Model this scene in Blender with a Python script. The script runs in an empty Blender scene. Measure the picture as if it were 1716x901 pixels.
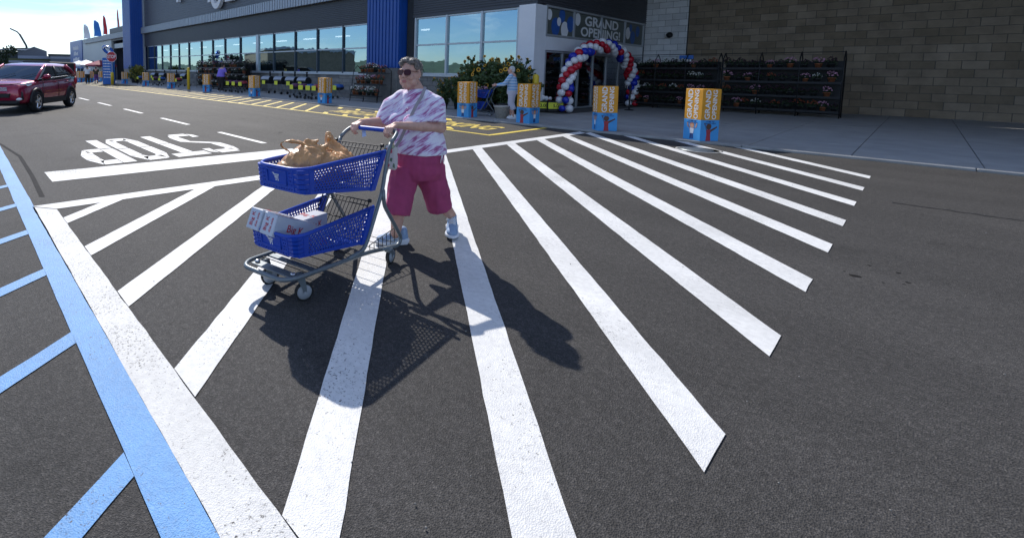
import bpy, bmesh, math, random
import numpy as np
from mathutils import Vector, Matrix, noise as mnoise
random.seed(7)
SC = bpy.context.scene
COL = SC.collection
PI = math.pi
rad = math.radians

# ------------------------------------------------------------------ camera
CF, CX, CY, CH = 800.0, 596.0, 190.0, 1.48          # focal length and principal point in photo pixels, eye height
def cam_basis(pitch=rad(4.9), roll=rad(.75), yaw=rad(40.1)):
    f0 = Vector((-math.cos(yaw), math.sin(yaw), 0)); r0 = Vector((f0.y, -f0.x, 0)); u0 = Vector((0, 0, 1))
    f = f0*math.cos(pitch)-u0*math.sin(pitch); u = f0*math.sin(pitch)+u0*math.cos(pitch)
    r = r0*math.cos(roll)+u*math.sin(roll); u2 = u*math.cos(roll)-r0*math.sin(roll)
    return r, u2, f
CR, CU, CFW = cam_basis()
cam = bpy.data.objects.new('camera', bpy.data.cameras.new('camera')); COL.objects.link(cam)
m = Matrix((CR, CU, -CFW)).transposed().to_4x4(); m.translation = (0, 0, CH)
cam.matrix_world = m
cam.data.sensor_fit = 'HORIZONTAL'; cam.data.sensor_width = 36; cam.data.lens = CF/1716*36
cam.data.shift_x = (858-CX)/1716; cam.data.shift_y = -(450.5-CY)/1716
cam.data.clip_start = .05; cam.data.clip_end = 6000
SC.camera = cam
# ------------------------------------------------------------------ sky, sun, exposure
SUN_AZ, SUN_EL = rad(19.5), rad(40.5)               # sun stands towards (-cos az, +sin az)
sd = Vector((-math.cos(SUN_AZ)*math.cos(SUN_EL), math.sin(SUN_AZ)*math.cos(SUN_EL), math.sin(SUN_EL)))
W = bpy.data.worlds.new("World"); SC.world = W; W.use_nodes = True
nt = W.node_tree; nt.nodes.clear()
out = nt.nodes.new('ShaderNodeOutputWorld'); bg = nt.nodes.new('ShaderNodeBackground'); sky = nt.nodes.new('ShaderNodeTexSky')
sky.sky_type = 'NISHITA'; sky.sun_disc = False; sky.sun_elevation = SUN_EL
sky.sun_rotation = math.atan2(sd.x, sd.y); sky.air_density = 1.0; sky.dust_density = .05; sky.ozone_density = 4.0
bg.inputs['Strength'].default_value = .114
tc = nt.nodes.new('ShaderNodeTexCoord'); mp = nt.nodes.new('ShaderNodeMapping'); mp.inputs['Scale'].default_value = (1.6, 1.6, 7.5)
mp.inputs['Rotation'].default_value = (rad(8), rad(-9), 0)
n1 = nt.nodes.new('ShaderNodeTexNoise'); n1.inputs['Scale'].default_value = 1.7; n1.inputs['Detail'].default_value = 8; n1.inputs['Roughness'].default_value = .56
n1.inputs['Distortion'].default_value = .5
cr = nt.nodes.new('ShaderNodeValToRGB'); cr.color_ramp.elements[0].position = .47; cr.color_ramp.elements[1].position = .74
mx = nt.nodes.new('ShaderNodeMix'); mx.data_type = 'RGBA'
mx.inputs['B'].default_value = (10, 10.3, 10.6, 1)
L = nt.links.new
L(tc.outputs['Generated'], mp.inputs['Vector']); L(mp.outputs[0], n1.inputs['Vector']); L(n1.outputs['Fac'], cr.inputs[0])
mulc = nt.nodes.new('ShaderNodeMath'); mulc.operation = 'MULTIPLY'; mulc.inputs[1].default_value = .85
L(cr.outputs[0], mulc.inputs[0]); L(mulc.outputs[0], mx.inputs['Factor'])
tint = nt.nodes.new('ShaderNodeMix'); tint.data_type = 'RGBA'; tint.blend_type = 'MULTIPLY'; tint.inputs['Factor'].default_value = 1; tint.inputs['B'].default_value = (.90,.98,1.14,1)
L(sky.outputs[0], tint.inputs['A']); L(tint.outputs['Result'], mx.inputs['A']); L(mx.outputs['Result'], bg.inputs['Color']); L(bg.outputs[0], out.inputs['Surface'])
sun = bpy.data.objects.new('sun', bpy.data.lights.new('sun', 'SUN')); COL.objects.link(sun)
sun.data.energy = 4.0; sun.data.angle = rad(.53); sun.data.color = (1, .95, .88)
sun.rotation_euler = sd.to_track_quat('Z', 'Y').to_euler()
SC.view_settings.view_transform = 'Standard'; SC.view_settings.look = 'None'
SC.view_settings.exposure = .36; SC.view_settings.gamma = 1
SC.render.engine = 'CYCLES'
SC.cycles.max_bounces = 8; SC.cycles.transparent_max_bounces = 12
SC.cycles.use_denoising = True

# measured positions: where a sight line through a photo pixel meets the ground or a given plane
def ray(x, y): return CR*((x-CX)/CF)-CU*((y-CY)/CF)+CFW
EYE = Vector((0, 0, CH))
def gz(x, y, z=0): d = ray(x, y); return EYE+d*((z-CH)/d.z)
def gy(x, y, Y): d = ray(x, y); return EYE+d*(Y/d.y)
def gx(x, y, X): d = ray(x, y); return EYE+d*(X/d.x)
def gp(x, y, p, n): d = ray(x, y); return EYE+d*((Vector(p)-EYE).dot(n)/d.dot(n))
def gd(x, y, D): d = ray(x, y); d = d/math.hypot(d.x, d.y); return EYE+d*D

# ------------------------------------------------------------------ mesh builder
class MB:
    def __init__(s): s.v = []; s.f = []; s.mi = []; s.sm = []; s.M = None
    def add(s, vs, fs, mi=0, sm=False, M=None):
        b = len(s.v); M = M or s.M
        s.v += [(M @ Vector(p)) if M else Vector(p) for p in vs]
        for f in fs: s.f.append([i+b for i in f]); s.mi.append(mi); s.sm.append(sm)
        return s
    def box(s, lo, hi, mi=0, M=None):
        x0, y0, z0 = lo; x1, y1, z1 = hi
        return s.add([(x0,y0,z0),(x1,y0,z0),(x1,y1,z0),(x0,y1,z0),(x0,y0,z1),(x1,y0,z1),(x1,y1,z1),(x0,y1,z1)],
                     [(3,2,1,0),(4,5,6,7),(0,1,5,4),(1,2,6,5),(2,3,7,6),(3,0,4,7)], mi, False, M)
    def cbox(s, c, d, mi=0, M=None): return s.box([c[i]-d[i]/2 for i in range(3)], [c[i]+d[i]/2 for i in range(3)], mi, M)
    def bbox(s, lo, hi, b=.01, mi=0, M=None):          # chamfered box
        x0,y0,z0 = lo; x1,y1,z1 = hi
        vs = []; idx = {}
        for ix,(X,sx) in enumerate(((x0,1),(x1,-1))):
            for iy,(Y,sy) in enumerate(((y0,1),(y1,-1))):
                for iz,(Z,sz) in enumerate(((z0,1),(z1,-1))):
                    for a in range(3):
                        p = [X+sx*b, Y+sy*b, Z+sz*b]; p[a] = (X,Y,Z)[a]
                        idx[ix,iy,iz,a] = len(vs); vs.append(p)
        fs = []
        for a in range(3):
            o = [k for k in range(3) if k != a]
            for e in range(2):
                q = []
                for (p,r) in ((0,0),(1,0),(1,1),(0,1)):
                    k = [0,0,0]; k[a] = e; k[o[0]] = p; k[o[1]] = r; q.append(idx[k[0],k[1],k[2],a])
                fs.append(q)
            for p in range(2):
                for r in range(2):
                    q = []
                    for (e,w) in ((0,o[0]),(0,o[1]),(1,o[1]),(1,o[0])):
                        k = [0,0,0]; k[a] = e; k[o[0]] = p; k[o[1]] = r; q.append(idx[k[0],k[1],k[2],w])
                    fs.append(q)
        for ix in range(2):
            for iy in range(2):
                for iz in range(2): fs.append([idx[ix,iy,iz,a] for a in range(3)])
        return s.add(vs, fs, mi, False, M)
    def cyl(s, p0, p1, r0, r1=None, n=12, mi=0, cap=True, M=None, sm=True):
        r1 = r0 if r1 is None else r1
        p0, p1 = Vector(p0), Vector(p1); d = (p1-p0).normalized()
        a = d.orthogonal().normalized(); b = d.cross(a)
        vs = [p0+(a*math.cos(2*PI*k/n)+b*math.sin(2*PI*k/n))*r0 for k in range(n)]+[p1+(a*math.cos(2*PI*k/n)+b*math.sin(2*PI*k/n))*r1 for k in range(n)]
        s.add(vs, [(k,(k+1)%n,n+(k+1)%n,n+k) for k in range(n)], mi, sm, M)
        if cap: s.add(vs[:n], [list(range(n))[::-1]], mi, False, M); s.add(vs[n:], [list(range(n))], mi, False, M)
        return s
    def tube(s, pts, r, n=8, mi=0, closed=False, M=None, flat=None):
        pts = [Vector(p) for p in pts]; k = len(pts); rs = r if isinstance(r,(list,tuple)) else [r]*k
        ring = []; prev = None
        for i,p in enumerate(pts):
            if closed: d = pts[(i+1)%k]-pts[i-1]
            else: d = pts[min(i+1,k-1)]-pts[max(i-1,0)]
            d.normalize()
            a = d.orthogonal().normalized() if prev is None else (prev-d*prev.dot(d)).normalized()
            prev = a; b = d.cross(a)
            ring += [p+(a*math.cos(2*PI*j/n)+b*math.sin(2*PI*j/n))*rs[i] for j in range(n)]
        fs = []
        for i in range(k if closed else k-1):
            i2 = (i+1)%k
            fs += [(i*n+j, i*n+(j+1)%n, i2*n+(j+1)%n, i2*n+j) for j in range(n)]
        if not closed: fs += [list(range(n))[::-1], [(k-1)*n+j for j in range(n)]]
        return s.add(ring, fs, mi, True, M)
    def lathe(s, prof, n=16, mi=0, M=None, o=(0,0,0)):   # prof: (radius, z)
        vs = []
        for (r,z) in prof: vs += [(o[0]+r*math.cos(2*PI*k/n), o[1]+r*math.sin(2*PI*k/n), o[2]+z) for k in range(n)]
        fs = [(i*n+k, i*n+(k+1)%n, (i+1)*n+(k+1)%n, (i+1)*n+k) for i in range(len(prof)-1) for k in range(n)]
        fs += [list(range(n))[::-1], [(len(prof)-1)*n+k for k in range(n)]]
        return s.add(vs, fs, mi, True, M)
    def ball(s, c, r, nu=12, nv=8, mi=0, M=None, R=None):
        r = (r,r,r) if not isinstance(r,(list,tuple)) else r
        vs = [(0,0,-1)]; c = Vector(c)
        for j in range(1,nv):
            t = -PI/2+PI*j/nv
            vs += [(math.cos(t)*math.cos(2*PI*k/nu), math.cos(t)*math.sin(2*PI*k/nu), math.sin(t)) for k in range(nu)]
        vs.append((0,0,1)); top = len(vs)-1
        fs = [(0,1+(k+1)%nu,1+k) for k in range(nu)]
        for j in range(nv-2): fs += [(1+j*nu+k,1+j*nu+(k+1)%nu,1+(j+1)*nu+(k+1)%nu,1+(j+1)*nu+k) for k in range(nu)]
        b = 1+(nv-2)*nu
        fs += [(b+k,b+(k+1)%nu,top) for k in range(nu)]
        pv = []
        for p in vs:
            q = Vector((p[0]*r[0],p[1]*r[1],p[2]*r[2]))
            if R: q = R @ q
            pv.append(c+q)
        return s.add(pv, fs, mi, True, M)
    def prism(s, poly, z0, z1, mi=0, M=None):            # polygon in xy (ccw), extruded in z
        n = len(poly)
        vs = [(p[0],p[1],z0) for p in poly]+[(p[0],p[1],z1) for p in poly]
        fs = [list(range(n))[::-1], list(range(n,2*n))]+[(k,(k+1)%n,n+(k+1)%n,n+k) for k in range(n)]
        return s.add(vs, fs, mi, False, M)
    def loft(s, rings, mi=0, cap=True, M=None, sm=True):
        n = len(rings[0]); vs = [p for r in rings for p in r]
        fs = [(i*n+k, i*n+(k+1)%n, (i+1)*n+(k+1)%n, (i+1)*n+k) for i in range(len(rings)-1) for k in range(n)]
        s.add(vs, fs, mi, sm, M)
        if cap: s.add(rings[0], [list(range(n))[::-1]], mi, False, M); s.add(rings[-1], [list(range(n))], mi, False, M)
        return s
    def capsule(s, a, b, ra, rb=None, n=12, mi=0, M=None):
        rb = ra if rb is None else rb
        a, b = Vector(a), Vector(b); d = b-a; Ld = d.length
        if Ld < 1e-6: return s.ball(a, ra, n, 8, mi, M)
        d.normalize(); pts = []; rs = []
        for k in range(5): t = PI/2*(k/4); pts.append(a-d*ra*math.cos(t)*.999); rs.append(max(ra*math.sin(t),1e-4))
        for k in range(5): t = PI/2*(k/4); pts.append(b+d*rb*math.sin(t)*.999); rs.append(max(rb*math.cos(t),1e-4))
        return s.tube(pts, rs, n, mi, False, M)
    def mesh(s, name, inv=None):
        me = bpy.data.meshes.new(name)
        vs = [inv @ p for p in s.v] if inv else s.v
        me.from_pydata([tuple(p) for p in vs], [], s.f)
        me.polygons.foreach_set('material_index', s.mi); me.polygons.foreach_set('use_smooth', s.sm)
        me.update()
        return me
RM = {}                                                  # thing matrices by object name
def props(o, label=None, cat=None, group=None, kind=None):
    if label: o['label'] = label
    if cat: o['category'] = cat
    if group: o['group'] = group
    if kind: o['kind'] = kind
    return o
def thing(name, label, cat, loc=(0,0,0), rz=0, group=None, kind=None):
    o = bpy.data.objects.new(name, None); COL.objects.link(o); o.empty_display_size = .2
    o.location = loc; o.rotation_euler = (0,0,rz)
    RM[o.name] = Matrix.Translation(Vector(loc)) @ Matrix.Rotation(rz,4,'Z')
    return props(o, label, cat, group, kind)
def put(name, mb, mats, parent=None, local=False, **kw):
    """Link a builder (or a mesh) as one object; world coordinates unless local, relative to the thing it belongs to."""
    inv = None
    M = Matrix.Identity(4)
    if parent is not None:
        M = RM[parent.name]
        if not local: inv = M.inverted()
    me = mb.mesh(name, inv) if isinstance(mb, MB) else mb
    if not isinstance(mb, MB) and inv is not None and not local: me.transform(inv)
    if len(me.materials): me.materials.clear()
    for x in (mats if isinstance(mats,(list,tuple)) else [mats]): me.materials.append(x)
    o = bpy.data.objects.new(name, me); COL.objects.link(o)
    if parent is not None: o.parent = parent
    RM[o.name] = M
    return props(o, **kw)
def link_copy(src, loc, parent=None, rz=None, sc=None, **kw):
    o = src.copy(); COL.objects.link(o); o.location = loc
    if parent is not None: o.parent = parent; RM[o.name] = RM[parent.name]
    if rz is not None: o.rotation_euler = rz if isinstance(rz,(tuple,list)) else (0,0,rz)
    if sc is not None: o.scale = sc if isinstance(sc,(tuple,list)) else (sc,sc,sc)
    return props(o, **kw)
def copy_thing(root, loc, rz, label=None, group=None):
    r = root.copy(); COL.objects.link(r); r.location = loc; r.rotation_euler = (0,0,rz)
    RM[r.name] = Matrix.Translation(Vector(loc)) @ Matrix.Rotation(rz,4,'Z')
    if label: r['label'] = label
    if group: r['group'] = group
    for ch in list(root.children):
        c = ch.copy(); COL.objects.link(c); c.parent = r; RM[c.name] = RM[r.name]
        for g in ch.children:
            d = g.copy(); COL.objects.link(d); d.parent = c
    return r
def mod_mesh(mb, name, mods):
    me = mb.mesh(name) if isinstance(mb, MB) else mb
    o = bpy.data.objects.new(name, me); COL.objects.link(o)
    for t, kw in mods:
        md = o.modifiers.new(t, t)
        for k, v in kw.items(): setattr(md, k, v)
    dg = bpy.context.evaluated_depsgraph_get(); dg.update()
    r = bpy.data.meshes.new_from_object(o.evaluated_get(dg), depsgraph=dg)
    bpy.data.objects.remove(o); bpy.data.meshes.remove(me)
    r.name = name
    return r
def fuse(mb, name, voxel=.008, it=4, fac=.5, disp=None):
    """One continuous skin over the overlapping pieces in mb."""
    r = mod_mesh(mb, name, [('REMESH', dict(mode='VOXEL', voxel_size=voxel, use_smooth_shade=True)), ('SMOOTH', dict(factor=fac, iterations=it))])
    if disp:
        nr = [v.normal.copy() for v in r.vertices]
        for v, q in zip(r.vertices, nr): v.co += q*disp(v.co, q)
    for p in r.polygons: p.use_smooth = True
    r.update()
    return r
FONT = {}
def text_mesh(t, size=1, ext=.003, bold=.012, align='CENTER', space=1.0, res=3):
    cu = bpy.data.curves.new('lettering', 'FONT'); cu.body = t; cu.size = size; cu.extrude = ext; cu.offset = bold*size
    cu.align_x = align; cu.align_y = 'CENTER'; cu.space_character = space; cu.resolution_u = res
    o = bpy.data.objects.new('lettering', cu); COL.objects.link(o)
    dg = bpy.context.evaluated_depsgraph_get(); dg.update()
    me = bpy.data.meshes.new_from_object(o.evaluated_get(dg), depsgraph=dg)
    bpy.data.objects.remove(o); bpy.data.curves.remove(cu)
    return me
def add_text(mb, t, M, size=1, ext=.003, bold=.012, mi=0, **kw):
    me = text_mesh(t, size, ext, bold, **kw)
    mb.add([v.co.copy() for v in me.vertices], [list(p.vertices) for p in me.polygons], mi, False, M)
    bpy.data.meshes.remove(me)
def frame_M(o, x, y):                                    # matrix with given origin, x axis and y axis
    x = Vector(x).normalized(); y = Vector(y); y = (y-x*y.dot(x)).normalized(); z = x.cross(y)
    M = Matrix((x, y, z)).transposed().to_4x4(); M.translation = Vector(o); return M

# ------------------------------------------------------------------ materials
def mat(name, col, rough=.5, metal=0., var=.12, vs=6., bump=0., bs=60., spec=.5, coat=0., stretch=None, emit=0.):
    m = bpy.data.materials.new(name); m.use_nodes = True; t = m.node_tree; p = t.nodes['Principled BSDF']
    p.inputs['Roughness'].default_value = rough; p.inputs['Metallic'].default_value = metal
    p.inputs['Specular IOR Level'].default_value = spec; p.inputs['Coat Weight'].default_value = coat; p.inputs['Coat Roughness'].default_value = .06
    tc = t.nodes.new('ShaderNodeTexCoord'); src = tc.outputs['Object']
    if stretch:
        mp = t.nodes.new('ShaderNodeMapping'); mp.inputs['Scale'].default_value = stretch; t.links.new(src, mp.inputs[0]); src = mp.outputs[0]
    n = t.nodes.new('ShaderNodeTexNoise'); n.inputs['Scale'].default_value = vs; n.inputs['Detail'].default_value = 5; n.inputs['Roughness'].default_value = .6
    t.links.new(src, n.inputs['Vector'])
    r = t.nodes.new('ShaderNodeValToRGB'); r.color_ramp.elements[0].position = .3; r.color_ramp.elements[1].position = .7
    r.color_ramp.elements[0].color = tuple(min(1,c*(1-var)) for c in col)+(1,); r.color_ramp.elements[1].color = tuple(min(1,c*(1+var)) for c in col)+(1,)
    t.links.new(n.outputs['Fac'], r.inputs[0]); t.links.new(r.outputs[0], p.inputs['Base Color'])
    if bump:
        n2 = t.nodes.new('ShaderNodeTexNoise'); n2.inputs['Scale'].default_value = bs; n2.inputs['Detail'].default_value = 3
        t.links.new(src, n2.inputs['Vector'])
        b = t.nodes.new('ShaderNodeBump'); b.inputs['Strength'].default_value = bump; b.inputs['Distance'].default_value = .01
        t.links.new(n2.outputs['Fac'], b.inputs['Height']); t.links.new(b.outputs[0], p.inputs['Normal'])
    if emit: p.inputs['Emission Color'].default_value = tuple(col)+(1,); p.inputs['Emission Strength'].default_value = emit
    return m
def nodes_of(m): return m.node_tree, m.node_tree.nodes['Principled BSDF']
def asphalt_nodes(m, paint=None, wear=.5):
    """Aggregate speckle, worn patches and stone relief; paint lies over it and is worn through where the noise is high."""
    t, p = nodes_of(m); t.nodes.remove([n for n in t.nodes if n.type == 'VALTORGB'][0])
    N = t.nodes.new; K = t.links.new
    geo = N('ShaderNodeNewGeometry'); pos = geo.outputs['Position']
    vo = N('ShaderNodeTexVoronoi'); vo.inputs['Scale'].default_value = 170; K(pos, vo.inputs['Vector'])
    big = N('ShaderNodeTexNoise'); big.inputs['Scale'].default_value = .35; big.inputs['Detail'].default_value = 6; K(pos, big.inputs['Vector'])
    mid = N('ShaderNodeTexNoise'); mid.inputs['Scale'].default_value = 26; mid.inputs['Detail'].default_value = 4; K(pos, mid.inputs['Vector'])
    rmp = N('ShaderNodeValToRGB'); e = rmp.color_ramp.elements
    e[0].position = 0; e[0].color = (.030,.0285,.027,1); e[1].position = 1; e[1].color = (.078,.073,.069,1)
    e2 = rmp.color_ramp.elements.new(.62); e2.color = (.041,.039,.0375,1)
    sep = N('ShaderNodeSeparateColor'); K(vo.outputs['Color'], sep.inputs[0]); K(sep.outputs[0], rmp.inputs[0])
    def mul(a, lo, hi, fac):
        r = N('ShaderNodeMapRange'); r.inputs['From Min'].default_value = .3; r.inputs['From Max'].default_value = .7
        r.inputs['To Min'].default_value = lo; r.inputs['To Max'].default_value = hi; K(fac, r.inputs['Value'])
        q = N('ShaderNodeMix'); q.data_type = 'RGBA'; q.blend_type = 'MULTIPLY'; q.inputs['Factor'].default_value = 1
        K(a, q.inputs['A']); K(r.outputs[0], q.inputs['B']); return q.outputs['Result']
    trk = N('ShaderNodeMapping'); trk.inputs['Scale'].default_value = (.06,1.5,1); K(pos, trk.inputs[0]); tn_ = N('ShaderNodeTexNoise'); tn_.inputs['Scale'].default_value = 1.0; tn_.inputs['Detail'].default_value = 5; K(trk.outputs[0], tn_.inputs['Vector'])
    col = mul(rmp.outputs[0], .80, 1.22, big.outputs['Fac']); col = mul(col, .86, 1.16, tn_.outputs['Fac']); col = mul(col, .8, 1.22, mid.outputs['Fac'])
    st = N('ShaderNodeTexNoise'); st.inputs['Scale'].default_value = 1.15; st.inputs['Detail'].default_value = 7; st.inputs['Roughness'].default_value = .68; K(pos, st.inputs['Vector'])
    sr = N('ShaderNodeMapRange'); sr.inputs['From Min'].default_value = .57; sr.inputs['From Max'].default_value = .72; sr.inputs['To Min'].default_value = 1; sr.inputs['To Max'].default_value = .58; K(st.outputs['Fac'], sr.inputs['Value'])
    sq = N('ShaderNodeMix'); sq.data_type = 'RGBA'; sq.blend_type = 'MULTIPLY'; sq.inputs['Factor'].default_value = 1; K(col, sq.inputs['A']); K(sr.outputs[0], sq.inputs['B']); col = sq.outputs['Result']
    hgt = vo.outputs['Distance']
    if paint:
        w = N('ShaderNodeTexNoise'); w.inputs['Scale'].default_value = 70; w.inputs['Detail'].default_value = 6; w.inputs['Roughness'].default_value = .75; K(pos, w.inputs['Vector'])
        w2 = N('ShaderNodeTexNoise'); w2.inputs['Scale'].default_value = 1.3; w2.inputs['Detail'].default_value = 3; K(pos, w2.inputs['Vector'])
        ad = N('ShaderNodeMath'); ad.operation = 'MULTIPLY_ADD'; ad.inputs[1].default_value = .35; K(w2.outputs['Fac'], ad.inputs[0]); K(w.outputs['Fac'], ad.inputs[2])
        th = N('ShaderNodeMapRange'); th.inputs['From Min'].default_value = .76+(.5-wear)*.2; th.inputs['From Max'].default_value = .84+(.5-wear)*.2
        K(ad.outputs[0], th.inputs['Value'])
        pc = N('ShaderNodeValToRGB'); pc.color_ramp.elements[0].position = .25; pc.color_ramp.elements[1].position = .75
        pc.color_ramp.elements[0].color = tuple(c*.86 for c in paint)+(1,); pc.color_ramp.elements[1].color = tuple(min(1,c*1.05) for c in paint)+(1,)
        K(mid.outputs['Fac'], pc.inputs[0])
        q = N('ShaderNodeMix'); q.data_type = 'RGBA'; K(th.outputs[0], q.inputs['Factor']); K(mul(mul(pc.outputs[0], .84, 1.06, st.outputs['Fac']), .88, 1.05, tn_.outputs['Fac']), q.inputs['A']); K(col, q.inputs['B'])
        col = q.outputs['Result']
    K(col, p.inputs['Base Color'])
    b = N('ShaderNodeBump'); b.inputs['Strength'].default_value = .55 if not paint else .32; b.inputs['Distance'].default_value = .008; K(hgt, b.inputs['Height']); K(b.outputs[0], p.inputs['Normal'])
    return m
M = {}
M['asphalt'] = asphalt_nodes(mat('asphalt', (.05,.05,.05), .8, spec=.35))
M['white_paint'] = asphalt_nodes(mat('white_road_paint', (.8,.8,.8), .6), (.75,.75,.735), .36)
M['white_worn'] = asphalt_nodes(mat('worn_white_road_paint', (.8,.8,.8), .6), (.66,.66,.645), .58)
M['blue_paint'] = asphalt_nodes(mat('blue_road_paint', (.1,.3,.7), .6), (.12,.33,.66), .4)
M['yellow_paint'] = asphalt_nodes(mat('yellow_road_paint', (.8,.6,.1), .6), (.84,.63,.08), .34)
M['yellow_faded'] = asphalt_nodes(mat('faded_yellow_road_paint', (.8,.6,.1), .6), (.82,.61,.10), .40)
M['concrete'] = mat('pavement_concrete', (.34,.335,.32), .85, var=.14, vs=1.4, bump=.25, bs=90)
M['kerb'] = mat('kerb_concrete', (.3,.3,.29), .85, var=.2, vs=3, bump=.3)
M['block_grey'] = mat('grey_split_block', (.2,.195,.185), .9, var=.2, vs=3, bump=.5, bs=40)
M['block_white'] = mat('pale_block', (.76,.76,.76), .9, var=.1, vs=2.5, bump=.4, bs=40)
M['block_tan'] = mat('tan_block', (.29,.225,.155), .9, var=.2, vs=1.7, bump=.45, bs=40)
M['block_tan_b'] = mat('tan_block_dark', (.235,.18,.12), .9, var=.2, vs=1.7, bump=.45, bs=40); M['block_tan_c'] = mat('tan_block_pale', (.33,.26,.185), .9, var=.2, vs=1.7, bump=.45, bs=40)
M['block_white_b'] = mat('pale_block_dull', (.66,.66,.655), .9, var=.12, vs=1.7, bump=.4, bs=40); M['block_white_c'] = mat('pale_block_bright', (.8,.8,.8), .9, var=.08, vs=1.7, bump=.4, bs=40)
M['block_grey_b'] = mat('grey_block_dark', (.16,.157,.15), .9, var=.2, vs=2, bump=.5, bs=40); M['block_grey_c'] = mat('grey_block_pale', (.24,.235,.22), .9, var=.2, vs=2, bump=.5, bs=40)
M['mortar'] = mat('mortar', (.11,.11,.105), .95)
M['clad_dark'] = mat('charcoal_siding', (.072,.076,.088), .5, .2, var=.06, vs=1.5, bump=.02)
M['clad_mid'] = mat('grey_metal_panel', (.105,.11,.125), .5, .2, var=.05, vs=1.2)
M['band'] = mat('light_grey_sheet', (.36,.39,.43), .45, .3, var=.06)
M['blue_panel'] = mat('store_blue_panel', (.010,.075,.34), .4, var=.06, vs=2)
M['alu'] = mat('window_aluminium', (.5,.53,.56), .4, .5, var=.05)
M['white_metal'] = mat('white_wall_panel', (.78,.79,.81), .5, var=.05, vs=1.5)
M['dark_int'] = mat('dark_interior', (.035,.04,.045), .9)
M['interior_tan'] = mat('interior_goods', (.12,.09,.06), .8, var=.5, vs=2)
M['black_metal'] = mat('black_metal', (.02,.021,.023), .5, .3)
M['grey_metal'] = mat('grey_powder_coat', (.16,.185,.2), .4, .35, var=.1, vs=10)
M['chrome'] = mat('wheel_alloy', (.6,.61,.63), .25, .9, var=.05)
M['rubber'] = mat('rubber', (.018,.018,.018), .8, bump=.2)
M['grey_rubber'] = mat('grey_rubber_tyre', (.2,.21,.23), .7)
M['yellow'] = mat('safety_yellow', (.75,.52,.03), .45, var=.08)
M['tag'] = mat('yellow_price_tag', (.8,.82,.06), .6)
M['white'] = mat('white_print', (.8,.8,.8), .6, var=.03)
M['orange_card'] = mat('amber_card', (.68,.30,.012), .55, var=.05)
M['sky_card'] = mat('light_blue_card', (.06,.34,.72), .55, var=.05)
M['navy_print'] = mat('navy_print', (.02,.06,.22), .6)
M['red_print'] = mat('red_print', (.42,.04,.05), .6)
M['brown_print'] = mat('brown_print', (.12,.05,.03), .6)
M['ginger_print'] = mat('ginger_print', (.5,.2,.09), .6)
M['peach_print'] = mat('peach_print', (.6,.32,.2), .6)
M['sign_red'] = mat('sign_red', (.5,.02,.035), .45)
M['red'] = mat('red_latex', (.5,.012,.03), .25, var=.05)
M['blue'] = mat('blue_latex', (.015,.035,.42), .25, var=.05)
M['wht_latex'] = mat('white_latex', (.78,.78,.8), .28, var=.03)
M['leaf'] = mat('leaf_green', (.05,.085,.022), .6, var=.45, vs=9)
M['leaf_dark'] = mat('dark_leaf', (.03,.055,.02), .6, var=.45, vs=9)
M['petal'] = mat('sunflower_petal', (.75,.4,.02), .6)
M['disc'] = mat('sunflower_disc', (.05,.022,.01), .9)
M['terracotta'] = mat('terracotta_pot', (.36,.12,.05), .7)
M['black_pot'] = mat('black_pot', (.03,.03,.032), .6)
M['mum_red'] = mat('rust_blossom', (.32,.07,.03), .7, var=.4, vs=30)
M['mum_white'] = mat('white_blossom', (.7,.68,.62), .7, var=.2, vs=30)
M['mum_pink'] = mat('pink_blossom', (.6,.3,.42), .7, var=.3, vs=30)
M['wood'] = mat('timber', (.25,.15,.07), .7, var=.25, vs=4, stretch=(1,8,8))
M['wicker'] = mat('pale_basket', (.45,.43,.38), .8, var=.2, vs=20)
def glass(name, refl=.55, tint=(.58,.80,.90), thru=(.5,.58,.6)):
    m = bpy.data.materials.new(name); m.use_nodes = True; t = m.node_tree; t.nodes.clear()
    o = t.nodes.new('ShaderNodeOutputMaterial'); g = t.nodes.new('ShaderNodeBsdfGlossy'); g.inputs['Roughness'].default_value = .012; g.inputs['Color'].default_value = tint+(1,)
    tr = t.nodes.new('ShaderNodeBsdfTransparent'); tr.inputs['Color'].default_value = thru+(1,)
    lw = t.nodes.new('ShaderNodeLayerWeight'); lw.inputs['Blend'].default_value = .35
    mr = t.nodes.new('ShaderNodeMapRange'); mr.inputs['To Min'].default_value = refl; mr.inputs['To Max'].default_value = min(1,refl+.35)
    # slight waviness of real panes
    tc = t.nodes.new('ShaderNodeTexCoord'); n = t.nodes.new('ShaderNodeTexNoise'); n.inputs['Scale'].default_value = 1.1; b = t.nodes.new('ShaderNodeBump'); b.inputs['Strength'].default_value = .06; b.inputs['Distance'].default_value = .05
    t.links.new(tc.outputs['Object'], n.inputs[0]); t.links.new(n.outputs['Fac'], b.inputs['Height']); t.links.new(b.outputs[0], g.inputs['Normal'])
    x = t.nodes.new('ShaderNodeMixShader'); t.links.new(lw.outputs['Fresnel'], mr.inputs['Value']); t.links.new(mr.outputs[0], x.inputs[0]); t.links.new(tr.outputs[0], x.inputs[1]); t.links.new(g.outputs[0], x.inputs[2]); t.links.new(x.outputs[0], o.inputs[0])
    return m
M['glass'] = glass('window_glass')
M['door_glass'] = glass('door_glass', .22, (.8,.85,.9), (.5,.52,.55))
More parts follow.
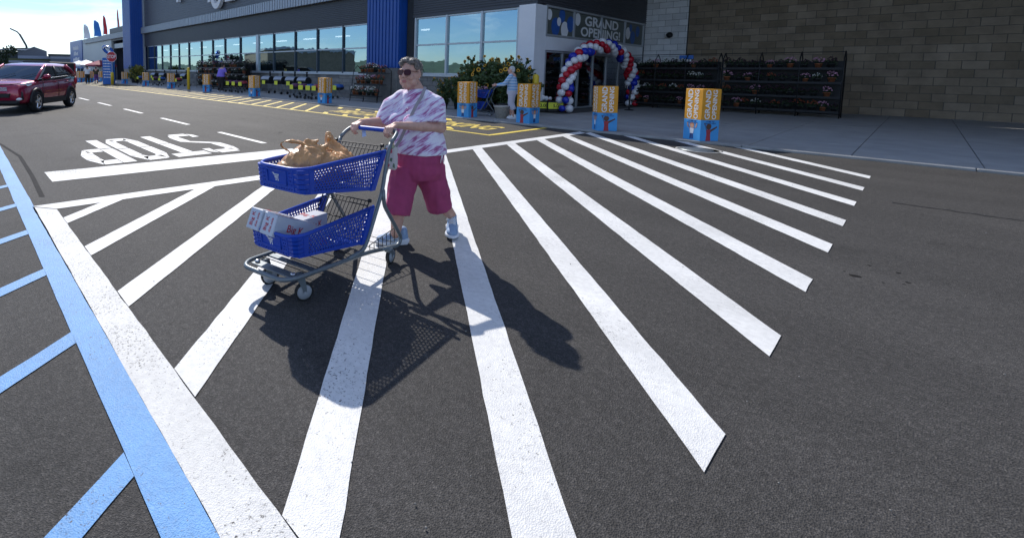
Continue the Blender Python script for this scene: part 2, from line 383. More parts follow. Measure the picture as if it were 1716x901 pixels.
# ------------------------------------------------------------------ ground and road markings
g = MB(); g.add([(-3000,-3000,0),(3000,-3000,0),(3000,3000,0),(-3000,3000,0)], [(0,1,2,3)])
put('ground', g, M['asphalt'], kind='structure')
KY, SWZ = 12.72, .045                                   # kerb line, pavement height
def quad(mb, a, b, c, d, z=.005): mb.add([(p[0],p[1],z) for p in (a,b,c,d)], [(0,1,2,3)])
def seg(p, q, w, z=.005):
    p, q = Vector((p[0],p[1],0)), Vector((q[0],q[1],0)); n = (q-p).normalized(); n = Vector((-n.y,n.x,0))*w/2
    mb = MB(); quad(mb, p-n, q-n, q+n, p+n, z); return mb
def poly(pts, z=.005):
    # hand-sprayed edges are never ruler straight: break long edges and let them wander a few millimetres
    out_ = []
    for i in range(len(pts)):
        a, c = Vector(pts[i][:2]), Vector(pts[(i+1)%len(pts)][:2]); L_ = (c-a).length; k = max(1,min(60,int(L_/.12))); nn = Vector((-(c-a).y,(c-a).x))/max(L_,1e-6)
        for j in range(k):
            p = a.lerp(c, j/k); out_.append(p if j == 0 else p+nn*(.003*mnoise.noise(Vector((p.x*7,p.y*7,i)))+.005*mnoise.noise(Vector((p.x*31,p.y*31,i)))))
    mb = MB(); mb.add([(p[0],p[1],z) for p in out_], [list(range(len(out_)))]); return mb
SL = 1.09
def stripe_poly(c0, c1, xl, xr, ylo):                    # band c0 < Y+SL*(X+5.6) < c1 between xl and xr, above ylo
    top = lambda c, x: c-SL*(x+5.6)
    def low(c):
        x = xr; y = top(c, x)
        if y < ylo: x = -5.6+(c-ylo)/SL; y = ylo
        return (x, y)
    a, b = low(c0), low(c1)
    pts = [(xl, top(c0,xl)), a]
    if a[1] <= ylo+1e-6 and b[0] >= xr-1e-6 and b[1] > ylo: pts.append((xr, ylo))
    pts += [b, (xl, top(c1,xl))]
    return pts
cw = thing('crosswalk_marking', None, None, (-3.2,6,0), kind='structure')
# west edge line leans slightly; corner at the blue line
put('edge_line', poly([(-6.06,.585),(-5.80,.775),(-5.50,12.36),(-5.74,12.55)]), M['white_paint'], cw)
put('edge_line', poly([(-6.03,.585),(-.22,.585),(-.22,.77),(-5.78,.77)]), M['white_worn'], cw)
edge = lambda y: -5.79+(y-.78)*.0248
for c0, c1 in ((.98,1.22),(2.07,2.34),(3.21,3.50),(4.38,4.67),(5.49,5.79),(6.60,6.90),(7.73,8.03),(8.90,9.22),(10.10,10.43),(11.28,11.60),(12.42,12.74)):
    xl = edge(c1)
    put('stripe', poly(stripe_poly(c0, c1, xl, -.425, .775)), M['white_paint'], cw)
for c0, c1, xl in ((13.62,13.92,-4.64),(14.82,15.12,-3.54),(16.02,16.30,-2.45)):     # stripes starting at the kerb
    pts = [(-5.6+(c0-KY+.06)/SL, KY-.06), (-.425, c0-SL*5.175), (-.425, c1-SL*5.175), (-5.6+(c1-KY+.06)/SL, KY-.06)]
    put('stripe', poly(pts), M['white_paint'], cw)
put('stop_line', poly([(-7.98,.93),(-7.24,.93),(-7.02,4.86),(-7.74,4.92)]), M['white_worn'], kind='structure')
# STOP, read by a driver heading +X
lt = thing('stop_lettering', None, None, (-9.6,2.8,0), kind='structure')
def letter(name, y0, w, rects):                          # rects in (u, v): u along -Y from y0, v along +X from X=-11
    mb = MB()
    for r in rects:
        P = [(-11.0+v*2.9+(0.02*u), y0-u*w) for (u,v) in r]
        mb.add([(p[0],p[1],.005) for p in P], [list(range(len(P)))])
    put(name, mb, M['white_worn'], lt)
R4 = lambda u0,v0,u1,v1: [(u0,v0),(u1,v0),(u1,v1),(u0,v1)]
A_, B_ = .33, .13                                       # stroke across and along the letter
letter('letter_s', 4.15, .62, [R4(.2,1-B_,.78,1.0),[(0,.80),(A_,.80),(.38,1-B_-.005),(.12,.95)],R4(0,.60,A_,.79),[(0,.59),(A_,.59),(1,.42),(1-A_,.42)],R4(1-A_,.21,1,.41),[(1-A_,.20),(1,.20),(.86,.05),(.62,B_+.005)],R4(.2,0,.78,B_),[(.8,1-B_),(.84,.985),(1,.92),(.99,.79),(.76,.79)],[(0,.22),(.24,.22),(.19,B_),(.14,.02),(0,.1)]])
letter('letter_t', 3.48, .60, [R4(.33,0,.67,.43),R4(.33,.445,.67,1-B_-.012),R4(0,1-B_,.49,1),R4(.505,1-B_,1,1)])
letter('letter_o', 2.86, .59, [R4(0,.2,A_,.49),R4(0,.51,A_,.8),R4(1-A_,.2,1,.49),R4(1-A_,.51,1,.8),R4(.24,1-B_,.76,1),R4(.24,0,.76,B_),[(0,.81),(A_,.81),(.4,1-B_-.005),(.2,.99)],[(1-A_,.81),(1,.81),(.8,.99),(.6,1-B_-.005)],[(0,.19),(.2,.01),(.4,B_+.005),(A_,.19)],[(1-A_,.19),(.6,B_+.005),(.8,.01),(1,.19)]])
letter('letter_p', 2.22, .62, [R4(0,0,A_,.43),R4(0,.45,A_,1),R4(A_+.02,1-B_,.76,1),R4(A_+.02,.42,.76,.42+B_),[(1-A_,.81),(1,.81),(.8,.99),(.65,1-B_-.005)],R4(1-A_,.64,1,.8),[(.65,.555),(.8,.43),(1,.63),(1-A_,.63)]])
ln = thing('lane_line', None, None, (-15,4.83,0), kind='structure')
for k in range(-11, 3):
    x0 = -10.84-4.17*k if k < 0 else -10.84+4.17*(-k)
for k in range(-3, 12):
    x0 = -10.84-4.17*k
    if -9 < x0 < -.2: continue
    put('lane_dash', poly([(x0,4.78),(x0+2.2,4.78),(x0+2.2,4.9),(x0,4.9)]), M['white_paint'], ln)
# yellow fire lane along the kerb
fl = thing('fire_lane_marking', None, None, (-20,11.3,0), kind='structure')
put('border_line', poly([(-62,9.5),(-62,9.35),(-38,9.52),(-19.9,9.84),(-14,10.0),(-6.66,9.84),(-6.66,9.96),(-14,10.13),(-19.9,9.98),(-38,9.66)][1:]), M['yellow_paint'], fl)
put('border_line', poly([(-6.78,9.97),(-6.64,9.97),(-6.66,12.6),(-6.80,12.6)]), M['yellow_paint'], fl)
for k in range(34):
    x = -14.9-1.04*k*(1+.004*k)
    if x < -60: break
    yb = 10.08 if x > -20 else 9.95
    put('hatch_stripe', poly([(x-.09,yb),(x+.09,yb),(x-2.28,12.42),(x-2.46,12.42)]), M['yellow_paint'] if k < 12 else M['yellow_faded'], fl)
for k in range(6):                                       # broken stripes either side of the words
    x = -13.75+1.13*k
    put('hatch_stripe', poly([(x-.14,10.13),(x+.14,10.13),(x-.26,10.5),(x-.5,10.5)]), M['yellow_paint'], fl)
    put('hatch_stripe', poly([(x-1.62,11.95),(x-1.36,11.95),(x-1.8,12.42),(x-2.06,12.42)]), M['yellow_paint'], fl)
tb = MB(); add_text(tb, 'FIRE LANE NO PARKING', Matrix.Translation((-10.9,11.2,.005)) @ Matrix.Diagonal((.77,1.5,1,1)), .86, 0, .02, space=.98)
put('fire_lane_lettering', tb, M['yellow_faded'], fl)
# blue bay lines
bl = thing('blue_bay_marking', None, None, (-5,.3,0), kind='structure')
put('border_line', poly([(-14,.63),(-14,.48),(-.3,.435),(-.3,.578)]), M['blue_paint'], bl)
for k in range(9):
    x = -7.36+1.1*k*(1-.0)
    ed = lambda q: .4795-.00328*(q+14)
    put('rung', poly([(x-.03,ed(x-.03)),(x+.11,ed(x+.11)),(x+.75,-.449),(x+.61,-.449)][::-1]), M['blue_paint'], bl)
put('border_line', poly([(-14,-.45),(-14,-.57),(-.3,-.57),(-.3,-.45)]), M['blue_paint'], bl)
# tarmac seam and drain cover
sm = MB(); pts = [gz(x,y) for x,y in ((-30,228),(0,243),(30,262),(50,295),(66,330))]
for a, b in zip(pts, pts[1:]): quad(sm, a, b, b+Vector((.03,.05,0)), a+Vector((.03,.05,0)), .003)
put('tarmac_seam', sm, mat('tar', (.045,.043,.042), .95, spec=.1), kind='structure')
mc = thing('manhole_cover', 'round grey drain cover set in the tarmac by the pavement edge', 'drain cover', (-2.86,11.55,0))
b = MB(); b.lathe([(.4,0),(.4,.006),(.35,.007),(.35,.003)], 24); put('rim', b, M['kerb'], mc, True)
b = MB(); b.lathe([(.345,.001),(.345,.005)], 24)
for k in range(-2,3): b.cbox((0,k*.11,.0065), (.5-.06*abs(k),.04,.004))
put('lid', b, M['grey_metal'], mc, True)
# pavement in cast slabs, and its low kerb
sw = thing('pavement', None, None, (-20,15,0), kind='structure')
bs = MB(); bs.box((-118,KY+.16,-.05),(16,17.2,.03)); bs.box((-9.58,17.2,-.05),(16,28,.03)); put('bed', bs, M['mortar'], sw)
def slab(x0,x1,y0,y1):
    b = MB(); b.bbox((x0+.006,y0+.006,.02),(x1-.006,y1-.006,SWZ+random.uniform(-.0015,.0015)),.006); put('slab', b, M['concrete'], sw)
x = -100.
while x < 15:
    st = 1.53 if x > -30 else 6.1
    slab(x, x+st, KY+.16, 14.8)
    slab(x, x+st, 14.8, 17.0)
    if x > -9.6: slab(x, x+st, 17.0, 20.6); slab(x, x+st, 20.6, 24.3); slab(x, x+st, 24.3, 28)
    x += st
kb = thing('kerb', None, None, (-20,KY,0), kind='structure')
x = -100.
while x < 15:
    b = MB(); b.bbox((x+.004,KY,-.05),(x+3.05-.004,KY+.156,SWZ+.002),.012); put('kerb_stone', b, M['kerb'], kb); x += 3.05
# wooded hills beyond the car park behind the camera (they show in the shop windows)
hb = MB(); nx = 90
P2 = []
for j,(yy,hh) in enumerate(((-420,0),(-520,15),(-640,34),(-800,26),(-1000,0))):
    for i in range(nx):
        X = -2600+5200*i/(nx-1)
        z = hh*(.75+.5*mnoise.noise((X*.0016,j*.6,3.1)))+hh*.06*mnoise.noise((X*.02,j*2.3,0))
        P2.append((X, yy+40*mnoise.noise((X*.003,j,7)), max(z,-.5)-.3))
hb.add(P2, [(j*nx+i, j*nx+i+1, (j+1)*nx+i+1, (j+1)*nx+i) for j in range(4) for i in range(nx-1)], sm=True)
put('hills', hb, mat('wooded_slope', (.055,.085,.04), .9, var=.5, vs=.06), kind='structure')

# hairline cracks and a sealed joint in the tarmac
def crack(pts, w, name, m, seed):
    rnd_ = random.Random(seed); P_ = []
    for a, c in zip(pts, pts[1:]):
        a, c = Vector(a), Vector(c); k = int((c-a).length/.06)
        for j in range(k): P_.append(a.lerp(c, j/k)+Vector((rnd_.gauss(0,.010),rnd_.gauss(0,.010))))
    mb = MB(); vs = []
    for i, p in enumerate(P_):
        d = (P_[min(i+1,len(P_)-1)]-P_[max(i-1,0)]).normalized(); n_ = Vector((-d.y,d.x))*w*rnd_.uniform(.4,1.2)
        vs += [(p.x-n_.x,p.y-n_.y,.0025),(p.x+n_.x,p.y+n_.y,.0025)]
    mb.add(vs, [(2*i,2*i+2,2*i+3,2*i+1)[::-1] for i in range(len(P_)-1)]); put(name, mb, m, kind='structure')
ck = mat('crack_dark', (.012,.012,.012), .95, spec=.1)  # near-black colour of the crack lines
crack([(.55,2.2),(.75,2.9),(.70,3.6),(1.05,4.4),(1.2,5.6),(1.1,6.8)], .0035, 'tarmac_crack', ck, 1)
crack([(1.05,4.4),(1.7,4.7),(2.6,4.6),(3.6,5.0)], .003, 'tarmac_crack', ck, 2)
crack([(-.2,1.6),(.5,1.75),(1.4,1.6)], .0025, 'tarmac_crack', ck, 3)
crack([(-.15,8.6),(2,8.7),(6,8.65),(12,8.7)], .022, 'sealed_joint', mat('joint_sealant', (.018,.018,.019), .5), 4)

rnd = random.Random(31); ob = MB()                       # oil drips and grit lying on the tarmac
for (cx,cy,n,sp) in ((.9,3.1,16,.22),(1.9,6.2,14,.3),(-.1,5.3,7,.12),(3.2,3.9,18,.3),(-9.4,6.6,14,.4),(-12.5,7.4,12,.5),(.3,1.35,9,.14),(5.2,7.3,18,.4)):
    for k in range(n):
        x, y, r = rnd.gauss(cx,sp), rnd.gauss(cy,sp), rnd.uniform(.006,.028)*(2.2 if k == 0 else 1); m_ = 9
        ob.add([(x+r*rnd.uniform(.65,1.2)*math.cos(2*PI*j/m_), y+r*rnd.uniform(.65,1.2)*math.sin(2*PI*j/m_), .0022+k*1e-5) for j in range(m_)], [list(range(m_))])
put('oil_drips', ob, mat('old_oil', (.017,.016,.016), .9, var=.3, spec=.1), kind='stuff')
gb = MB()
for k in range(260):
    x, y = rnd.uniform(-6,4), rnd.uniform(1,11); r = rnd.uniform(.002,.005)
    gb.ball((x,y,r*.7+.005), (r,r*rnd.uniform(.6,1),r*.7), 5, 4)
put('grit', gb, mat('pale_grit', (.25,.24,.22), .9, var=.5, vs=3), kind='stuff')
# ------------------------------------------------------------------ the store
FY = 17.0; XE = -9.6; YB = 28.0; XL = -67.0; ROOF = 10.55
store = thing('store_building', 'big grey and blue store front with ribbed metal siding and long window rows', 'building', (-38,FY,0))
def wallbox(name, lo, hi, m, **kw): b = MB(); b.box(lo, hi); return put(name, b, M[m], store, **kw)
# body behind the facade
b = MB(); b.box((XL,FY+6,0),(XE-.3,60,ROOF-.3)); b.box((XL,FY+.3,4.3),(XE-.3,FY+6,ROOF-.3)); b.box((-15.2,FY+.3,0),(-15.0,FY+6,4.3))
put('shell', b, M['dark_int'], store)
wallbox('interior_floor', (XL+.3,FY+.25,.02), (XE-.4,FY+6,.05), 'mortar')
sh = MB()
for k in range(40):
    x = XL+2+k*1.4; h = random.uniform(1.2,2.0); y = FY+3.2+random.uniform(-.5,1)
    if x > -11: break
    sh.box((x,y,.05),(x+1.2,y+.6,h))
put('interior_goods', sh, M['interior_tan'], store, kind='stuff')
for k in range(12):
    x = -58+k*3.7; bb = MB(); bb.box((x,FY+2,3.72),(x+1.2,FY+2.25,3.78)); put('ceiling_light', bb, mat('tube_light', (1,1,1), emit=1.3) if k == 0 else bpy.data.materials['tube_light'], store)
SILL, HEAD, TRANS = 1.42, 4.10, 2.80
GX0, GX1 = -57.0, -19.25                                   # long window row
def block_wall(name, x0, x1, y, z0, z1, bw, bh, m, limit=None, seed=1, face=-1):
    """Coursed blocks standing proud of their mortar, each its own piece while they are large enough in view."""
    rnd = random.Random(seed); base = MB(); base.box((x0,y+.012,z0),(x1,y+.3,z1)); w = put(name, base, M['mortar'], store)
    rest = MB(); nc = 0; r = 0; z = z0
    while z < z1-.02:
        zz = min(z+bh, z1); x = x0-(bw/2 if r%2 else 0)
        while x < x1-.02:
            a, c = max(x,x0), min(x+bw,x1)
            if c-a > .05:
                d = rnd.uniform(0,.006)
                lo, hi = (a+.006,y-d,z+.006), (c-.006,y+.02,zz-.006)
                if limit and (a >= limit[0] and c <= limit[1]): bb = MB(); bb.bbox(lo,hi,.006); put('block', bb, M[rnd.choice((m,m,m+'_b',m+'_c'))], w)
                else: rest.bbox(lo,hi,.006,rnd.choice((0,0,1,2)))
            x += bw
        z = zz; r += 1
    if rest.f: put('blockwork', rest, [M[m],M[m+'_b'],M[m+'_c']], w, kind='stuff')
    return w
block_wall('base_wall', -58.0, XE-.75, FY, SWZ+.001, 1.33, .61, .214, 'block_grey', (-24.5,-15.3))
wallbox('sill_ledge', (-57.9,FY-.09,1.334), (-19.2,FY+.1,SILL), 'alu')
wallbox('sill_ledge', (-15.9,FY-.09,1.332), (-10.36,FY+.1,SILL), 'alu')
M['slate_frame'] = mat('slate_blue_frame', (.05,.065,.085), .45, .3)
def window_row(x0, x1, mull, piers=(), dark=True):
    w = MB(); d0, d1 = FY+.02, FY+.14
    for z in (SILL+.003, TRANS-.035, HEAD-.08): w.box((x0,d0,z),(x1,d1,z+.07))
    xs = sorted(list(mull)+[x0+.04, x1-.04])
    wo = put('window', w, M['alu'], store)
    for x in xs:
        hw = .17 if x in piers else .045
        w = MB(); w.box((x-hw,d0-.03,SILL+.004),(x+hw,d1+.03,HEAD-.004)); put('mullion', w, M['alu'] if x in piers or not dark else M['slate_frame'], wo)
    for a, c in zip(xs, xs[1:]):
        for z0, z1 in ((SILL+.07,TRANS-.03),(TRANS+.03,HEAD-.07)):
            t = random.uniform(-.006,.006); t2 = random.uniform(-.006,.006)
            p = MB(); p.add([(a+.04,FY+.08+t,z0),(c-.04,FY+.08-t,z0),(c-.04,FY+.08-t+t2,z1),(a+.04,FY+.08+t+t2,z1)], [(0,1,2,3)])
            put('pane', p, M['glass'], wo)
mx_ = [gy(x,100,FY).x for x in (258.5,271,285,299.5,316,337,356,376.5,402,431,458,494,531,574)]
window_row(GX0, GX1, mx_, (mx_[9],))
window_row(-15.88, -10.35, [-13.95,-12.09], (), False)
# corrugated siding: real horizontal ribs, one piece per sheet
def ribbed(name, x0, x1, z0, z1, y, pitch, dep, m, sheet=6.1):
    x = x0
    while x < x1-.1:
        xe = min(x+sheet, x1); prof = []; z = z0
        while z < z1-.001:
            prof += [(y,z),(y,min(z+pitch*.45,z1)),(y+dep,min(z+pitch*.55,z1)),(y+dep,min(z+pitch*.95,z1))]; z += pitch
        v = []; 
        for (yy,zz) in prof: v += [(x+.004,yy,zz),(xe-.004,yy,zz)]
        p = MB(); p.add(v, [(2*i,2*i+1,2*i+3,2*i+2) for i in range(len(prof)-1)]); p.box((x+.004,y+dep+.005,z0),(xe-.004,y+.29,z1))
        put(name, p, M[m], store); x = xe
ribbed('siding_sheet', -58.2, -19.2, HEAD+.003, 5.53, FY-.02, .105, .03, 'clad_dark')
ribbed('siding_sheet', -15.98, XE, HEAD+.06, 8.6, FY-.02, .105, .03, 'clad_dark')
wallbox('siding_trim', (-15.98,FY-.04,HEAD+.003), (XE-.72,FY+.2,HEAD+.058), 'clad_dark')
ribbed('upper_siding_sheet', -58.2, -19.2, 6.27, ROOF, FY+.04, .21, .012, 'clad_mid', 5.2)
ribbed('upper_siding_sheet', XL, -61.9, 6.27, ROOF, FY+.04, .21, .012, 'clad_mid', 5.2)
ribbed('upper_siding_sheet', -15.98, XE, 8.62, ROOF, FY+.04, .21, .012, 'clad_mid', 5.2)
# projecting band of pale ribbed sheet
def bandpiece(x0, x1):
    p = MB(); y = FY-.32; x = x0; p.box((x0,y+.03,5.55),(x1,FY+.03,6.25))
    while x < x1-.15: p.box((x,y,5.553),(min(x+.2,x1),y+.029,6.22)); x += .32
    p.add([(x0,y-.01,6.252),(x1,y-.01,6.252),(x1,FY+.03,6.34),(x0,FY+.03,6.34)], [(0,1,2,3)])
    put('cornice_band', p, M['band'], store)
x = -58.2
while x < -19.3: bandpiece(x, min(x+4.88,-19.25)); x += 4.88
bandpiece(-90, -62)
# blue ribbed towers
def tower(x0, x1, y0, z0, z1):
    p = MB(); p.box((x0,y0+.04,z0),(x1,FY+.3,z1)); t = put('blue_tower', p, M['blue_panel'], store)
    r = MB(); x = x0+.02
    while x < x1-.1: r.box((x,y0,z0+.002),(min(x+.16,x1),y0+.038,z1-.002)); x += .24
    yy = y0+.12
    while yy < FY-.05:
        r.box((x1,yy,z0+.002),(x1+.03,min(yy+.12,FY),z1-.002)); r.box((x0-.03,yy,z0+.002),(x0,min(yy+.12,FY),z1-.002)); yy += .22
    put('panel_ribs', r, M['blue_panel'], t)
    return t
tower(-18.72, -16.46, 16.45, 1.72, 12.2)
wallbox('tower_plinth', (-18.7,16.47,SWZ+.002), (-16.48,FY-.02,1.715), 'block_grey')
wallbox('shade_strip', (-16.40,FY+.02,SWZ+.002), (-15.95,FY+.29,ROOF), 'dark_int')  # strip beside the tower, its shade put into a near-black colour
tower(-61.6, -58.4, 15.6, 1.55, 12.2)
wallbox('tower_plinth', (-61.55,15.62,SWZ+.002), (-58.45,FY-.02,1.545), 'block_grey')
wallbox('tower_trim', (-58.34,FY-.10,SWZ+.002), (-58.02,FY+.1,ROOF), 'alu')
wallbox('parapet_cap', (XL,FY-.08,ROOF+.003), (XE,FY+.4,ROOF+.12), 'alu')
wallbox('pillar', (XE-.70,FY-.12,SWZ+.002), (XE-.005,FY+.70,HEAD+.04), 'white_metal')
# big sign: only the feet of its letters reach down into view
p = MB(); c = gy(366,-14,FY-.1)
pts = [(c.x+1.02*math.cos(a)*1.0, FY-.2, c.z+1.35*math.sin(a)) for a in [2*PI*k/28 for k in range(28)]]
ringv = []
for k in range(28):
    a = 2*PI*k/28; ca, sa = math.cos(a), math.sin(a)
    for (rx,rz,yy) in ((1.12,1.42,FY-.34),(1.12,1.42,FY-.06),(.68,.98,FY-.06),(.68,.98,FY-.34)): ringv.append((c.x+rx*ca, yy, c.z+rz*sa))
p.add(ringv, [(4*k+i, 4*k+(i+1)%4, 4*((k+1)%28)+(i+1)%4, 4*((k+1)%28)+i) for k in range(28) for i in range(4)])
sign = thing('store_sign', 'large white raised letters high on the grey store wall above the windows', 'sign', (c.x,FY-.34,c.z))
put('letter_o', p, M['white'], sign)
for px, w in ((299,.5),(352,.45),(385,1.3)):
    q = gy(px,4.5 if px < 380 else 2.5,FY-.2); p = MB(); p.box((q.x-w/2,FY-.32,q.z),(q.x+w/2,FY-.06,q.z+2.6)); put('letter_stem', p, M['white'], sign)
# left wing: porch recess and lower continuation
wallbox('wing_wall', (-63.9,FY,SWZ+.002), (-61.62,FY+.3,5.54), 'clad_mid')
b = MB(); b.box((-63.6,FY-.02,1.4),(-62.0,FY-.004,4.2)); wf = put('wing_window', b, M['alu'], store)
for k in range(2):
    b = MB(); b.box((-63.5+k*.78,FY-.03,1.5),(-62.8+k*.78,FY-.021,4.1)); put('pane', b, M['glass'], wf)
wallbox('porch_back', (-72.5,FY+5,0), (-63.9,FY+5.3,5.5), 'blue_panel')
wallbox('porch_soffit', (-72.5,FY,5.3), (-63.9,FY+5,5.54), 'clad_dark')
wallbox('porch_side', (-72.8,FY,0), (-72.5,FY+5.3,5.54), 'clad_dark')
wallbox('porch_beam', (-72.4,FY+.1,4.3), (-64,FY+.5,4.9), 'band')
wallbox('porch_post', (-72.4,FY+.02,SWZ+.002), (-72.0,FY+.4,5.3), 'clad_dark')
wallbox('wing_parapet', (-74,FY+.04,6.36), (XL-.05,FY+2,7.05), 'clad_dark')
b = MB(); b.box((-103,FY+.05,0),(-72.85,60,6.3)); put('wing_block', b, M['band'], store)
x = -92.2
while x < -73.5:
    b = MB(); b.bbox((x+.01,FY-.01,0.02),(min(x+3.1,-73)-.01,FY+.04,6.28),.01); put('wing_panel', b, M['band'], store); x += 3.1
b = MB(); b.box((-102.98,FY-.1,.02),(-92.3,FY+.04,6.36)); sp = put('blue_sign_wall', b, M['blue_panel'], store)
tb = MB()
for zz, ww in ((5.1,4.6),(4.1,3.4),(3.1,5.2)):          # three short lines of white lettering, too far off to read
    x = -97.6-ww/2
    while x < -97.6+ww/2: tb.box((x,FY-.13,zz-.3),(x+.42,FY-.105,zz+random.uniform(.15,.4))); x += .62
# ---- entrance recess: side wall with doors at X = XE, back wall at Y = YB
def side_box(name, y0, y1, z0, z1, x0=XE-.2, x1=XE, m='alu', parent=None): b = MB(); b.box((x0,y0,z0),(x1,y1,z1)); return put(name, b, M[m], parent or store)
b = MB(); z = HEAD+.1; v = []; prof = []
while z < 8.6: prof += [(XE,z),(XE,z+.047),(XE-.03,z+.058),(XE-.03,z+.1)]; z += .105
for (xx,zz) in prof: v += [(xx,FY+.0,zz),(xx,YB,zz)]
b.add(v, [(2*i,2*i+1,2*i+3,2*i+2) for i in range(len(prof)-1)]); b.box((XE-.4,FY+.3,HEAD+.1),(XE-.035,YB,8.6)); put('header_siding', b, M['clad_dark'], store)
ew = MB(); 
for y in (17.72,20.0,22.62,25.25,27.6): ew.box((XE-.12,y-.05,2.98),(XE+.01,y+.05,HEAD+.09))
for z in (2.99,HEAD+.0): ew.box((XE-.118,17.78,z),(XE+.008,27.54,z+.08))
ewo = put('entrance_window', ew, M['alu'], store)
film = mat('grey_green_film', (.10,.115,.10), .5, var=.1, vs=2)
for k,(a,c_) in enumerate(zip((17.77,20.05,22.67,25.30),(19.95,22.57,25.2,27.55))):
    b = MB(); b.box((XE-.07,a,3.08),(XE-.05,c_,HEAD-.01)); put('pane', b, film, ewo)
side_box('door_header', 17.70, 27.6, 2.45, 2.975, m='white_metal')
dw = thing('entrance_doors', 'glazed sliding doors with aluminium frames behind the balloon arch', 'door', (XE,22.6,SWZ))
dfr = MB()
ys = [17.78,19.2,20.6,22.0,23.4,24.8,26.2,27.6]
for y in ys: dfr.box((XE-.12,y-.05,SWZ+.003),(XE-.02,y+.05,2.44))
for z in (SWZ+.004,2.36): dfr.box((XE-.118,17.84,z),(XE-.022,27.54,z+.07))
put('frame', dfr, M['alu'], dw)
for a, c_ in zip(ys, ys[1:]):
    b = MB(); b.box((XE-.08,a+.052,SWZ+.08),(XE-.06,c_-.052,2.35)); put('pane', b, M['door_glass'], dw)
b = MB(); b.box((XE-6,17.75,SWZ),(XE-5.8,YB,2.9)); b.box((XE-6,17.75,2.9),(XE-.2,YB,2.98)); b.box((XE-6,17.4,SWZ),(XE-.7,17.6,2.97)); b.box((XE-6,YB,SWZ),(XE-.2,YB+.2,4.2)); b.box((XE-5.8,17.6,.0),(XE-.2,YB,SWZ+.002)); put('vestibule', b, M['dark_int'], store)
gsh = MB(); rr = random.Random(3)
for k in range(14):
    y = 18.3+k*.66; h = rr.uniform(.8,1.7); gsh.box((XE-2.6-rr.random(),y,SWZ+.01),(XE-2.0,y+.5,h))
put('vestibule_goods', gsh, M['interior_tan'], store, kind='stuff')
# printed window film: words and balloons
gw = thing('window_poster', 'white GRAND OPENING lettering with blue and white balloon prints on the window above the doors', 'poster', (XE,22.6,3.0))
tm = MB()
add_text(tm, 'GRAND', frame_M((XE-.038,22.75,3.80),(0,1,0),(0,0,1)) @ Matrix.Diagonal((1.75,1,1,1)), .57, .002, .028)
add_text(tm, 'OPENING!', frame_M((XE-.038,22.72,3.33),(0,1,0),(0,0,1)) @ Matrix.Diagonal((1.62,1,1,1)), .55, .002, .028)
put('lettering', tm, M['white'], gw)
NB = [0]
def flat_balloon(y, z, r, m):
    NB[0] += 1; ox = .0006*NB[0]
    b = MB(); n = 18
    pts = [(XE-.047+ox, y+r*1.25*math.cos(2*PI*k/n), z+r*1.25*math.sin(2*PI*k/n)*(1.0 if math.sin(2*PI*k/n) > 0 else 1.18)) for k in range(n)]
    b.add(pts, [list(range(n))]); put('printed_balloon', b, M[m], gw)
flatb = mat('balloon_print_blue', (.02,.10,.36), .5); M['bpb'] = flatb
for y,z,r,mm in ((18.5,3.42,.27,'bpb'),(19.0,3.88,.2,'bpb'),(19.25,3.34,.25,'white'),(19.72,3.6,.24,'bpb'),(17.98,3.85,.16,'white'),(20.35,3.85,.2,'white'),(25.7,3.6,.22,'white'),(26.3,3.42,.24,'bpb'),(26.9,3.75,.2,'bpb'),(26.0,3.86,.14,'bpb'),(18.75,3.62,.13,'white')): flat_balloon(y,z,r,mm)
# back wall of the recess, pale then tan
block_wall('pale_block_wall', XE-.05, -7.74, YB-.1, SWZ+.002, 8.6, .61, .305, 'block_white', (-9.7,-7.74), 5)
block_wall('tan_block_wall', -7.73, 14.0, YB, SWZ+.002, 8.6, .61, .305, 'block_tan', (-7.74,-3.2), 8)
# unseen canopy and pier, added and sized to keep the entrance recess dark
wallbox('canopy', (XE+.01,17.3,8.62), (14,YB-.12,9.0), 'clad_dark')
wallbox('shade_canopy_fascia', (XE+.01,17.05,8.4), (14,17.29,9.8), 'clad_mid')
wallbox('shade_canopy_pier', (12.6,17.4,SWZ+.002), (13.6,18.4,8.61), 'block_grey')
wallbox('recess_end_wall', (14.01,17.05,0), (14.4,YB+.3,9.8), 'block_grey')
b = MB(); b.lathe([(.02,0),(.13,.03),(.15,.12),(.05,.2)], 12, M=Matrix.Translation((-8.45,YB-.18,3.55)) @ Matrix.Rotation(PI/2,4,'X')); put('wall_lamp', b, M['black_metal'], store)
put('wing_lettering', tb, M['white'], sp)
